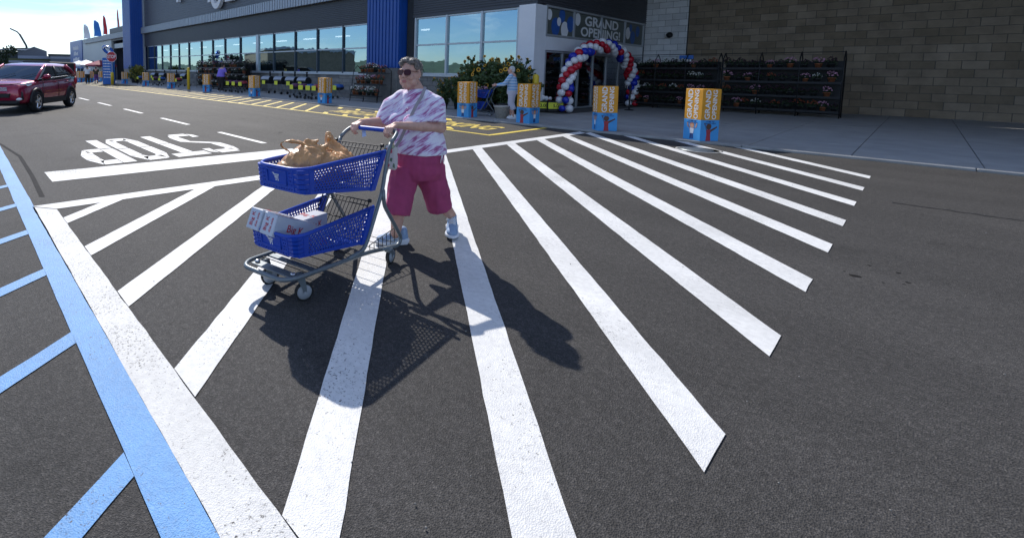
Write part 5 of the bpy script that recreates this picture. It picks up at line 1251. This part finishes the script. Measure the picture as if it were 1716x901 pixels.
# soda cartons
ctn = mat('silver_grey_carton', (.52,.55,.62), .4, var=.05, vs=5)
M['soda_red'] = mat('soda_red_print', (.5,.02,.05), .5)
def carton(label, c, tilt, yaw, L_=.27, w=.125, h=.128, top=None):
    Mx = CM @ Matrix.Translation(c) @ Matrix.Rotation(rad(yaw),4,'Z') @ Matrix.Rotation(rad(tilt),4,'X')
    t = thing('soda_carton', label, 'soda carton', Mx.translation-Vector((0,0,.08)), CRZ+rad(yaw), 'soda cartons in the lower basket')
    b = MB(); b.M = Mx; b.bbox((-w/2,-L_,-h/2),(w/2,0,h/2),.005); put('carton', b, ctn, t)
    def word(tx, E_, sz): b = MB(); add_text(b, tx, E_, sz, .0004, .006); put('lettering', b, M['soda_red'], t)
    word('Big K', Mx @ frame_M((.018,.0015,0),(0,0,1),(1,0,0)), .044)
    word('diet cola', Mx @ frame_M((-.032,.0015,0),(0,0,1),(1,0,0)), .027)
    for sx in (-1,1): word('Big K', Mx @ frame_M((sx*(w/2+.0012),-L_*.5,.0),(0,sx*1,0),(0,0,1)), .068)
    word('Big K', Mx @ frame_M((.0,-L_*.45,h/2+.0012),(-1,0,.0),(0,-1,0)) if not top else Mx @ frame_M((.0,-L_*.42,h/2+.0012),(0,-1,0),(1,0,0)), .066)
    return t
carton('silver soda carton propped up at the far front corner of the lower basket', (.160,1.0,.505), 22, -4, .30, .125, .14)
carton('silver soda carton propped beside the far one with its broad face up', (.025,1.0,.497), 22, -6, .36, .135, .14, True)
carton('silver soda carton lying flat nearest the side wall of the lower basket', (-.125,.80,.352), 4, 8, .28, .125, .11, True)
carton('silver soda carton lying under the propped ones in the lower basket', (.09,.68,.375), 2, 3, .28)
# ------------------------------------------------------------------ people
def hand_pts(mb, w, d, n, side, curl=(25,35,30), s=1., thumb=(.55,.7,.35), spread=.0):
    """Palm, four unequal bent fingers and a thumb from the wrist w; d runs to the knuckles, n is the way the palm faces."""
    d = Vector(d).normalized(); n = Vector(n); n = (n-d*n.dot(d)).normalized(); l = d.cross(n)*side     # l points to the thumb side
    w = Vector(w); Kn = []
    for k,(o,ln) in enumerate(((.030,.084),(.010,.090),(-.010,.086),(-.028,.077))):
        kn = w+d*ln*s+l*o*s; Kn.append(kn); mb.capsule(w+l*o*.55*s, kn, .0165*s, .0125*s, 8)
        r = (.0098,.0100,.0096,.0085)[k]*s; L3 = ((.042,.025,.021),(.047,.029,.022),(.043,.027,.021),(.034,.021,.019))[k]
        a = 0; p = kn
        for j in range(3):
            a += rad(curl[j]*(1+.06*(k-1.5))); dj = d*math.cos(a)+n*math.sin(a)+l*spread*(1.5-k)*.1; q = p+dj.normalized()*L3[j]*s; mb.capsule(p, q, r*(1-.06*j), r*(.94-.06*j), 8); p = q
    t0 = w+d*.022*s+l*.020*s; t1 = t0+(d*thumb[0]+l*thumb[1]+n*thumb[2]).normalized()*.042*s; t2 = t1+(d*(thumb[0]+.3)+l*(thumb[1]-.5)+n*(thumb[2]+.2)).normalized()*.032*s
    mb.capsule(t0, t1, .0145*s, .0118*s, 8); mb.capsule(t1, t2, .0115*s, .0098*s, 8)
M['skin'] = mat('aged_skin', (.58,.335,.255), .5, var=.14, vs=22, bump=.12, bs=160)
tk, pk = nodes_of(M['skin']); pk.inputs['Subsurface Weight'].default_value = .15; pk.inputs['Subsurface Radius'].default_value = (.02,.008,.004); pk.inputs['Subsurface Scale'].default_value = .4
M['lip'] = mat('lip', (.45,.16,.15), .5)
def skull(mb, H, s=1., yaw=0, ears=True):
    """Head facing -Y around H, chin about .125 below and crown .12 above."""
    R_ = Matrix.Rotation(yaw,3,'Z')
    P = lambda x, y, z: H+R_ @ Vector((x*s,y*s,z*s))
    B = lambda c, r: mb.ball(P(*c), tuple(a*s for a in r), 16, 12, R=R_)
    B((0,.018,.022),(.077,.097,.098)); B((0,-.030,-.045),(.064,.062,.078)); B((0,-.066,-.098),(.030,.026,.024)); B((0,-.028,-.100),(.052,.05,.034))
    for q in (-1,1):
        B((q*.036,-.058,-.036),(.032,.034,.034)); B((q*.045,-.032,-.078),(.028,.034,.034))
        mb.capsule(P(q*.008,-.088,.026), P(q*.048,-.072,.026), .0085*s, .007*s, 8)
        B((q*.012,-.104,-.034),(.010,.012,.009))
        if ears: B((q*.078,.014,-.012),(.011,.022,.034)); B((q*.076,.010,-.040),(.008,.012,.014))
    mb.capsule(P(0,-.092,.012), P(0,-.108,-.030), .0085*s, .0125*s, 8)
    mb.capsule(P(-.020,-.089,-.066), P(.020,-.089,-.066), .0068*s, .0068*s, 8); mb.capsule(P(-.017,-.086,-.079), P(.017,-.086,-.079), .0078*s, .0078*s, 8)
    return P
def shoe(parent, toe, heel, up, m_up, m_sole, laces=True, s=1., label=None, w=1.0):
    toe, heel = Vector(toe), Vector(heel); x = (toe-heel).normalized(); z = Vector(up); z = (z-x*z.dot(x)).normalized(); y = z.cross(x)
    Mx = Matrix((x,y,z)).transposed().to_4x4(); Mx.translation = heel
    b = MB(); b.M = Mx
    ol = [(-.012,.022),(.0,.036),(.06,.036),(.13,.042),(.20,.052),(.245,.044),(.278,.018),(.278,-.018),(.245,-.044),(.20,-.050),(.13,-.038),(.06,-.036),(.0,-.036),(-.012,-.022)]
    ol = [(a*s,c*s*w) for a,c in ol]
    rings = [[(a,c,z_) for a,c in ol[::-1]] for z_ in (.0,)]
    n = len(ol); rg = []
    for (z_,g_) in ((.002,.96),(.012,1.04),(.034,1.06),(.044,1.0)): rg.append([(.13*s+(a-.13*s)*g_, c*g_, (z_+(.012 if a < .06*s and z_ > .01 else 0)+(.012 if a > .24*s and z_ < .02 else 0))*s) for a,c in ol[::-1]])
    b.loft([r[::-1] for r in rg]); sh = put('shoe', b, m_sole, parent, label=label)
    b = MB(); b.M = Mx
    for c, r in (((.215,0,.055),(.058,.044,.034)),((.16,0,.062),(.07,.043,.044)),((.10,0,.072),(.06,.041,.052)),((.035,0,.066),(.05,.038,.05))): b.ball([q*s for q in c], [r[0]*s,r[1]*s*w,r[2]*s], 16, 10)
    b.capsule([.03*s,0,.07*s],[.035*s,0,.115*s],.04*s,.041*s,12); b.capsule([.085*s,0,.10*s],[.07*s,0,.128*s],.026*s,.022*s,10)
    put('upper', fuse(b, 'upper', .006, 3), m_up, sh)
    if laces:
        b = MB(); b.M = Mx
        for k in range(5): f = k/4; b.tube([((.165-.075*f)*s,-.030*s,(.096+.018*f)*s),((.158-.075*f)*s,0,(.110+.026*f)*s),((.165-.075*f)*s,.030*s,(.096+.018*f)*s)], .0055*s, 5)
        b.tube([(.085*s,-.04*s,.09*s),(.09*s,-.05*s,.105*s),(.07*s,-.045*s,.12*s),(.085*s,-.01*s,.135*s)], .005*s, 5)
        for q in (-1,1):
            b.tube([(.06*s,q*.046*s,.045*s),(.12*s,q*.052*s,.07*s),(.18*s,q*.048*s,.05*s)], .005*s, 5)
        put('laces', b, M['white'], sh)
    return sh
RRV, DDV = Vector((.751,.660,0)), Vector((-.660,.751,0))
W0 = Vector((-2.78,3.1,0))
PW = lambda x, y, w=0: gp(x, y, W0+DDV*w, DDV)
wom = thing('person', 'older woman in pink splashed top and magenta capris pushing the blue cart', 'person', (-2.78,3.08,0))
H = PW(687.5,122,-.02); HY = rad(12)
Nk = PW(697,154,.03)
Lh = CM @ Vector((-.165,-.12,1.02)); Rh = CM @ Vector((.185,-.12,1.02))
eb = (Lh-Rh).normalized(); fa = Vector((-eb.y*-1, 0, 0)); fa = Vector((eb.y,-eb.x,0))
UPV = Vector((0,0,1))
b = MB(); HP = skull(b, H, 1.03, HY)
for c, r in (((0,-.020,-.060),(.070,.066,.062)),((.046,-.024,-.076),(.034,.040,.038)),((-.046,-.024,-.076),(.034,.040,.038)),((0,-.036,-.110),(.048,.050,.034)),((0,.0,-.03),(.078,.075,.075))): b.ball(HP(*c), r, 16, 12)
b.capsule(H+Vector((0,.022,-.075)), Nk, .062, .078, 16); b.ball(Nk+Vector((0,-.02,-.04)), (.13,.09,.06)); b.ball(Nk+Vector((0,-.075,-.075)), (.075,.05,.07))
EL = PW(739,214,-.12); ER = PW(642,205,.08)
SLv, SRv = PW(728,174,-.10), PW(657,174,.10)
wl = Lh-fa*.062+UPV*.040; wr = Rh-fa*.062+UPV*.038
for S_, E_, Wv in ((SLv,EL,wl),(SRv,ER,wr)):
    b.capsule(S_, E_, .060, .047, 14); b.capsule(E_, E_.lerp(Wv,.35), .047, .043, 14); b.capsule(E_.lerp(Wv,.35), Wv, .043, .027, 14)
hand_pts(b, wl, fa*.96-UPV*.20, -UPV*.97-fa*.25, -1, (48,62,42), 1.02, (.75,.35,.35))
hand_pts(b, wr, fa*.96-UPV*.20, -UPV*.97-fa*.25, 1, (48,62,42), 1.02, (.75,.35,.35))
# lower legs
KR, KL = PW(668,346,-.14), PW(739,340,.08)
T0 = gz(757,403); TD = Vector((.62,-.785,0)).normalized()
AR, AL = PW(663,391,-.16), T0-TD*.235+UPV*.15
for K_, A_ in ((KR,AR),(KL,AL)): b.capsule(K_, K_.lerp(A_,.4), .060, .058, 14); b.capsule(K_.lerp(A_,.4), A_, .058, .042, 14)
# trunk inside the clothes keeps the body one piece
for S_ in (SLv,SRv): b.capsule(Nk-UPV*.03, S_, .07, .06)
b.capsule(Nk-UPV*.05, PW(701,262), .11, .13); b.capsule(PW(692,275,-.02), KR, .11, .06); b.capsule(PW(712,275,.02), KL, .11, .06)
bm_ = fuse(b, 'body', .0046, 5, .5)
put('body', bm_, [M['skin']], wom)
bd_ = wom.children[0].data; bd_.materials.append(M['lip'])
LQ = HP(0,-.094,-.0725)
for p in bd_.polygons:
    q = Matrix.Rotation(-HY,3,'Z') @ (RM[wom.name] @ p.center-LQ)
    if abs(q.x) < .024*(1-abs(q.z)/.03) and abs(q.z) < .0125 and abs(q.y) < .02: p.material_index = 1
# hair: short, combed over, greying
hairm = mat('short_grey_brown_hair', (.17,.148,.13), .5, var=.7, vs=26, stretch=(1,5,3), bump=.4, bs=60)
b = MB(); Rh_ = Matrix.Rotation(HY,3,'Z'); sH = 1.03
for c, r in (((0,.034,.040),(.081,.090,.084)),((0,.055,.005),(.077,.064,.070)),((.034,-.034,.088),(.046,.040,.030)),((-.014,-.030,.100),(.052,.046,.026)),((-.05,-.02,.082),(.035,.05,.035)),((.069,-.012,.052),(.013,.034,.030)),((-.069,-.012,.052),(.013,.034,.030))): b.ball(HP(*c), [q*sH for q in r], 18, 12, R=Rh_)
put('hair', fuse(b, 'hair', .005, 3, .5, lambda co, n: .0025*mnoise.noise(Vector((co.x*70+co.z*25,co.y*26,co.z*60)))+.0025*mnoise.noise(co*22)), hairm, wom)
hm_ = [o for o in wom.children if o.name.startswith('hair')][0].data; rs_ = random.Random(4); sb = MB(); HWl = RM[wom.name]
for i in rs_.sample(range(len(hm_.vertices)), min(420, len(hm_.vertices))):
    v = hm_.vertices[i]; n_ = v.normal.copy(); p = HWl @ v.co; fl = Rh_.inverted() @ (p-H)
    d = Rh_ @ Vector((.75,-.25,-.25) if fl.z > .05 else (0,.75,-.65)); d = d+Vector((rs_.gauss(0,.25),rs_.gauss(0,.25),rs_.gauss(0,.2))); d = (d-n_*d.dot(n_)).normalized()
    sb.tube([p-n_*.002, p+d*.014+n_*.0035, p+d*.03+n_*.001], [.0024,.0022,.0007], 4)
put('hair_strands', sb, mat('grey_strand', (.24,.215,.19), .45, var=.7, vs=50), wom, kind='stuff')
b = MB(); b.ball(HP(.083,.012,-.052), .006, 8, 6); put('earring', b, M['chrome'], wom)
# eyes and sunglasses
for q in (-1,1):
    b = MB(); b.ball(HP(q*.032,-.078,.004), .0125, 12, 8); put('eye', b, M['white'], wom)
lens = mat('wine_brown_lens', (.05,.006,.012), .12, spec=.25, var=.1); rimm = mat('thin_bronze_frame', (.10,.03,.03), .3, .6)
b = MB(); Rg = Rh_
for q in (-1,1):
    F = Matrix.Translation(HP(q*.034,-.103+.004,.004)) @ Rg.to_4x4() @ Matrix.Rotation(rad(q*12),4,'Z') @ Matrix.Rotation(rad(-6),4,'X')
    pts = [(.031*math.copysign(abs(math.cos(a))**.7,math.cos(a)), 0, .0235*math.copysign(abs(math.sin(a))**.75,math.sin(a))-.002) for a in [2*PI*k/22 for k in range(22)]]
    b.loft([[(x*.98,-.002,z*.98) for x,y,z in pts],[(x,.0015,z) for x,y,z in pts]][::-1], 0, True, F, False); b.tube(pts, .0022, 6, 1, True, F)
    b.tube([HP(q*.064,-.086,.012), HP(q*.078,-.03,.010), HP(q*.083,.015,.004)], .0026, 6, 1)
b.tube([HP(-.008,-.104,.010),HP(0,-.108,.013),HP(.008,-.104,.010)], .0025, 6, 1)
put('sunglasses', b, [lens,rimm], wom)
# top: white jersey with magenta brush streaks
top = bpy.data.materials.new('streaked_jersey'); top.use_nodes = True; tn, pn = nodes_of(top); pn.inputs['Roughness'].default_value = .85
N = tn.nodes.new; K = tn.links.new
tcn = N('ShaderNodeTexCoord'); mp0 = N('ShaderNodeMapping'); mp0.inputs['Rotation'].default_value = (rad(-14),rad(34),0); mpn = N('ShaderNodeMapping'); mpn.inputs['Scale'].default_value = (4.6,4.6,27)
nz = N('ShaderNodeTexNoise'); nz.inputs['Scale'].default_value = 1.5; nz.inputs['Detail'].default_value = 6; nz.inputs['Roughness'].default_value = .62; nz.inputs['Distortion'].default_value = .35
K(tcn.outputs['Object'], mp0.inputs[0]); K(mp0.outputs[0], mpn.inputs[0]); K(mpn.outputs[0], nz.inputs['Vector'])
rp = N('ShaderNodeValToRGB'); el = rp.color_ramp.elements; el[0].position = .47; el[0].color = (.80,.77,.87,1); el[1].position = .72; el[1].color = (.27,.035,.15,1); e3 = el.new(.53); e3.color = (.66,.53,.74,1); e4 = el.new(.61); e4.color = (.45,.17,.36,1)
K(nz.outputs['Fac'], rp.inputs[0]); K(rp.outputs[0], pn.inputs['Base Color'])
b = MB()
rings = []
for (px,py,rx,ry,w) in ((697,149,.080,.080,.02),(697,153,.102,.092,.02),(697,157,.128,.106,.015),(697,164,.155,.120,.015),(697,176,.186,.140,.01),(697,195,.218,.160,0),(700,215,.222,.185,0),(703,236,.232,.205,0),(704,249,.240,.212,0),(704,255,.238,.210,0)):
    c = PW(px,py,w); rings.append([c+Vector((rx*math.cos(a), ry*math.sin(a), 0)) for a in [2*PI*k/28 for k in range(28)]])
b.loft([r for r in rings][::-1])
b.capsule(PW(712,164,-.05), PW(729,176,-.10), .070, .082, 16); b.cyl(PW(729,174,-.10), PW(728,206,-.135), .084, .104, 20)
for q in (-1,1): b.ball(PW(697,203)+Vector((q*.095,-.125,0)), (.095,.085,.085), 18, 12)
b.capsule(PW(674,163,.06), PW(657,176,.10), .070, .078, 16); b.cyl(PW(657,174,.10), PW(641,206,.08), .078, .080, 20)
def folds(co, n): return .006*mnoise.noise(Vector((co.x*9,co.y*9,co.z*16)))+.007*mnoise.noise(co*6+Vector((5,0,0)))*(1 if co.z < 1.3 else .4)
put('top', fuse(b, 'top', .0075, 4, .5, folds), top, wom)
b = MB(); c = Nk+Vector((0,-.01,.005))
b.tube([c+Vector((.094*math.cos(a),.088*math.sin(a)-.012,.012+(-.055*max(0,-math.sin(a))**2))) for a in [2*PI*k/24 for k in range(24)]], .008, 8, closed=True); put('neckline', b, mat('white_neckband', (.66,.65,.72), .85), wom)
b = MB()
for k in range(4): b.ball(PW(683-1.0*k,181+7*k,-.155-.014*k), .006, 8, 6)
put('button', b, M['white'], wom, kind='stuff')
# capris
cap = mat('magenta_twill', (.38,.055,.15), .9, var=.12, vs=10, bump=.15, bs=140)
b = MB()
rings = []
for (px,py,rx,ry) in ((703,246,.218,.192),(703,266,.226,.200),(702,284,.220,.195),(701,297,.190,.17)):
    c = PW(px,py,0); rings.append([c+Vector((rx*math.cos(a), ry*math.sin(a), 0)) for a in [2*PI*k/28 for k in range(28)]])
b.loft(rings[::-1])
for pts in (((681,285,-.04,.140),(671,318,-.09,.119),(667,359,-.14,.106)), ((719,283,.02,.142),(728,314,.04,.119),(738,349,.09,.112))):
    for (x0,y0,w0,r0),(x1,y1,w1,r1) in zip(pts, pts[1:]): b.cyl(PW(x0,y0,w0), PW(x1,y1,w1), r0, r1, 24)
    b.ball(PW(*pts[1][:3]), pts[1][3], 20, 12)
def pfold(co, n): return .008*mnoise.noise(Vector((co.x*26,co.y*26,co.z*3.5)))+.008*mnoise.noise(Vector((co.x*10,co.y*10,co.z*5)))+.005*mnoise.noise(Vector((co.x*5,co.y*5,co.z*22)))
put('capri_trousers', fuse(b, 'capri_trousers', .0075, 4, .5, pfold), cap, wom)
b = MB(); bw = PW(741,258,-.13)-DDV*.02
for q in (-1,1): b.tube([bw, bw+RRV*.014*q+UPV*.02, bw+RRV*.018*q-UPV*.01, bw], .0035, 6); b.tube([bw, bw+RRV*.008*q-UPV*.045, bw+RRV*.012*q-UPV*.075], .0035, 6)
put('drawstring', b, M['white'], wom)
sole = mat('white_sole', (.68,.70,.74), .6); upm = mat('pale_blue_knit', (.27,.38,.55), .75, var=.15, vs=40, bump=.2, bs=200)
g0, g1 = gz(631,411), gz(674,408); g1 = g0+(g1-g0).normalized()*.27; shoe(wom, g0+(g0-g1).normalized()*0, g1, (0,0,1), upm, sole, True, 1.0, w=1.12)
shoe(wom, T0+UPV*.004, T0-TD*.27+UPV*.045, Vector((0,0,1)), upm, sole, True, 1.02, w=1.15)
# cross-body purse
pu = thing('purse', 'small floral purse hanging on a grey strap at the hip of the woman in pink', 'purse', PW(655,285,-.2))
fl_ = mat('floral_canvas', (.62,.58,.56), .8)
tf, pf = nodes_of(fl_); vo = tf.nodes.new('ShaderNodeTexVoronoi'); vo.inputs['Scale'].default_value = 34; tcf = tf.nodes.new('ShaderNodeTexCoord'); tf.links.new(tcf.outputs['Object'], vo.inputs['Vector'])
rf = tf.nodes.new('ShaderNodeValToRGB'); rf.color_ramp.interpolation = 'CONSTANT'; e = rf.color_ramp.elements; e[0].color = (.6,.57,.55,1); e[1].position = .55; e[1].color = (.45,.08,.12,1); e2 = e.new(.72); e2.color = (.6,.57,.55,1); e3 = e.new(.86); e3.color = (.12,.18,.12,1)
sp_ = tf.nodes.new('ShaderNodeSeparateColor'); tf.links.new(vo.outputs['Color'], sp_.inputs[0]); tf.links.new(sp_.outputs[0], rf.inputs[0]); tf.links.new(rf.outputs[0], pf.inputs['Base Color'])
Fp = frame_M(PW(655,263,-.20), RRV*.9-DDV*.4, UPV); b = MB(); b.bbox((-.062,-.105,-.025),(.062,.10,.025),.018, 0, Fp); put('pouch', b, fl_, pu)
strap = [PW(713,146,-.05),PW(706,163,-.15),PW(698,176,-.18),PW(689,194,-.205),PW(680,214,-.225),PW(671,234,-.235),PW(663,246,-.225)]
b = MB(); vs = []
for i,p in enumerate(strap): d = (strap[min(i+1,6)]-strap[max(i-1,0)]).normalized(); s_ = d.cross(DDV).normalized()*.013; vs += [p-s_-DDV*.004,p+s_-DDV*.004,p+s_+DDV*.004,p-s_+DDV*.004]
b.add(vs, [(4*i+k,4*i+(k+1)%4,4*(i+1)+(k+1)%4,4*(i+1)+k) for i in range(6) for k in range(4)]+[(3,2,1,0),(24,25,26,27)]); put('strap', b, mat('grey_strap', (.30,.27,.29), .8), pu)

# ---- other people: local frame, facing -Y, feet at z = 0
def person(label, loc, rz, h, top_m, bot_m, hair_m, shoe_m, arms, lean=0., stride=.16, skirt=False, wide=1., sleeve=1., hairlong=False, skin='skin'):
    t = thing('person', label, 'person', loc, rz); s = h/1.65; k = RM[t.name]
    P = lambda x, y, z: k @ (Vector((x,y+(-(z-.9)*math.sin(lean) if z > .9 else 0),z))*s)
    b = MB(); Hc = P(0,0,1.53); skull(b, Hc, .95*s, rz)
    b.capsule(P(0,.015,1.44), P(0,.02,1.36), .055*s, .06*s); b.capsule(P(0,.02,1.33), P(0,0,.95), .12*s, .13*s)
    hips = [(-.085,.0),( .085,.0)]; ft = [(-.10,-stride),(.10,stride)]
    for (hx,hy),(fx,fy) in zip(hips,ft):
        kn = P((hx+fx)/2,(hy+fy)/2-.03,.50); b.capsule(P(hx,hy,.9), kn, .09*s, .058*s); b.capsule(kn, P(fx,fy+.02,.09), .055*s, .04*s)
    sh = []
    for sx,(e_,w_) in zip((-1,1),arms):
        S_ = P(sx*.17*wide,.01,1.34); E_ = P(*e_); Wv = P(*w_); b.capsule(P(0,.02,1.33), S_, .07*s, .055*s); b.capsule(S_, E_, .052*s, .042*s); b.capsule(E_, Wv, .042*s, .028*s)
        hand_pts(b, Wv, (Wv-E_), k.to_3x3() @ Vector((-sx,-.3,-.2)), -sx, (25,35,25), s); sh.append((S_,E_,Wv))
    put('body', fuse(b, 'body', .0085, 3), M[skin], t)
    b = MB(); rings = []
    for (z,rx,ry) in ((1.385,.08,.075),(1.36,.13,.09),(1.30,.185*wide,.115*wide),(1.15,.19*wide,.13*wide),(1.0,.18*wide,.14*wide),(.88,.20*wide,.155*wide)):
        rings.append([P(rx*math.cos(a),ry*math.sin(a)+.01,z) for a in [2*PI*i/20 for i in range(20)]])
    b.loft(rings[::-1])
    for S_,E_,Wv in sh:
        b.capsule(S_, S_.lerp(E_,.5), .072*s, .068*s)
        b.cyl(S_.lerp(E_,.4), S_.lerp(E_,.75 if sleeve < 1 else 1), .066*s, .064*s)
        if sleeve >= 1: b.capsule(E_, E_.lerp(Wv,.75), .058*s, .045*s)
    put('top', fuse(b, 'top', .012, 3, .5, lambda co, n: .006*mnoise.noise(co*9)), top_m, t)
    b = MB(); rings = []
    for (z,rx,ry) in ((.98,.165*wide,.13*wide),(.88,.19*wide,.15*wide),(.78,.185*wide,.15*wide)): rings.append([P(rx*math.cos(a),ry*math.sin(a),z) for a in [2*PI*i/20 for i in range(20)]])
    b.loft(rings[::-1])
    for (hx,hy),(fx,fy) in zip(hips,ft):
        kn = P((hx+fx)/2,(hy+fy)/2-.03,.50); b.cyl(P(hx,hy,.84), kn, .115*s*wide, .088*s); b.ball(kn, .088*s); b.cyl(kn, P(fx,fy+.02,.12 if not skirt else .3), .088*s, .075*s)
    put('trousers' if not skirt else 'loose_trousers', fuse(b, 'trousers', .012, 3), bot_m, t)
    b = MB(); Rz = Matrix.Rotation(rz,3,'Z')
    for c_, r in (((0,.032,.038),(.084,.096,.092)),((0,.058,-.005),(.078,.068,.10))) + ((((0,.06,-.09),(.07,.05,.10)),) if hairlong else ()): b.ball(Hc+Rz @ Vector(c_)*.95*s, [q*.95*s for q in r], 14, 10, R=Rz)
    put('hair', fuse(b, 'hair', .008, 2, .5, lambda co, n: .006*mnoise.noise(co*40)), hair_m, t)
    for (fx,fy) in ft: shoe(t, P(fx,fy-.17,0.004), P(fx,fy+.09,.004), (0,0,1), shoe_m, sole, False, s)
    return t
knit = mat('blue_white_striped_knit', (.2,.38,.65), .9); tk2, pk2 = nodes_of(knit)
wv = tk2.nodes.new('ShaderNodeTexWave'); wv.bands_direction = 'Z'; wv.inputs['Scale'].default_value = 3.6; wv.inputs['Distortion'].default_value = 1.2; tcw = tk2.nodes.new('ShaderNodeTexCoord'); tk2.links.new(tcw.outputs['Object'], wv.inputs['Vector'])
rw = tk2.nodes.new('ShaderNodeValToRGB'); rw.color_ramp.elements[0].color = (.22,.42,.68,1); rw.color_ramp.elements[1].color = (.52,.64,.79,1); rw.color_ramp.elements[0].position = .35; rw.color_ramp.elements[1].position = .6
tk2.links.new(wv.outputs['Fac'], rw.inputs[0]); tk2.links.new(rw.outputs[0], pk2.inputs['Base Color'])
whitegrey = mat('white_grey_hair', (.5,.5,.5), .7, var=.2, vs=30); darkhair = mat('dark_hair', (.03,.02,.015), .6, var=.3, vs=30)
face = lambda fx, fy: math.atan2(fy,fx)+PI/2
ly = gz(862,199,SWZ); ly = Vector((ly.x,13.75,SWZ))
person('white haired woman in a blue striped jumper and pale trousers holding a cart', ly, face(-.86,-.35), 1.70, knit, mat('pale_lilac_trousers', (.60,.60,.70), .9, var=.05), whitegrey, M['white'],
       [((-.24,-.22,1.10),(-.20,-.50,1.06)),((.24,-.20,1.08),(.18,-.46,1.05))], rad(6), .06, True, 1.12)
mp_ = Vector((gy(370,150,13.9).x,13.9,SWZ))
person('heavy man in a purple shirt and dark trousers bending to the plant rack', mp_, face(-.15,1), 1.90, mat('purple_shirt', (.24,.17,.68), .8), mat('charcoal_trousers', (.035,.03,.032), .9), darkhair, M['trim'],
       [((-.36,-.10,1.08),(-.22,-.36,1.0)),((.36,-.02,1.08),(.24,-.30,.98))], rad(16), .04, False, 1.45, .5)
q = gz(147,139.5,.0); q = gd(147,139,54)
person('man in a white shirt and black trousers walking away toward the tents', (q.x,q.y,0), face(-.95,.25), 1.80, M['white'], M['trim'], darkhair, M['trim'], [((-.27,.05,1.08),(-.26,-.12,.86)),((.27,.05,1.08),(.26,-.10,.86))], 0, .1, False, 1.1, .5)
q = gd(161.5,139,55)
person('woman in a dark top and purple loose trousers walking away beside a man in white', (q.x,q.y,0), face(-.9,.3), 1.72, mat('olive_black_top', (.05,.05,.03), .9, var=.6, vs=14), mat('purple_print_cloth', (.16,.07,.25), .9, var=.4, vs=14), darkhair, M['trim'], [((-.27,.05,1.08),(-.28,-.1,.86)),((.27,.05,1.08),(.30,-.06,.86))], 0, .1, True, 1.0, .5, True)
# second cart, its flowers and a pale tub
c2 = copy_thing(cart, (gy(823,190,14.1).x,14.15,SWZ), face(-.86,-.30)+PI, 'two tier shopping cart held by the white haired woman beside the sunflowers')
for ch in list(c2.children):
    if ch.name.startswith('paper_tag'): bpy.data.objects.remove(ch)
R2 = RM[c2.name]
for k,(x,y,z) in enumerate(((.08,.35,.64),(-.07,.62,.69),(.06,.55,.30))): potted(R2 @ Vector((x,y,z)), (2,1,0)[k], ('pink flowering pot in the upper basket of the far cart','white flowering pot in the upper basket of the far cart','rust flowering pot in the lower basket of the far cart')[k], 'pots in the far cart', .9)
tx = gy(846,190,13.9).x; t = thing('round_tub', 'pale round handled tub on the pavement in front of the white haired woman', 'tub', (tx,13.75,SWZ))
b = MB(); b.lathe([(.20,0),(.26,.36),(.285,.37),(.285,.41),(.25,.41),(.24,.36),(.19,.06),(.01,.05)], 22); put('tub', b, M['wicker'], t, True)
b = MB(); b.ball((0,0,.30),(.22,.22,.06),14,8); put('contents', b, M['red_print'], t, True)
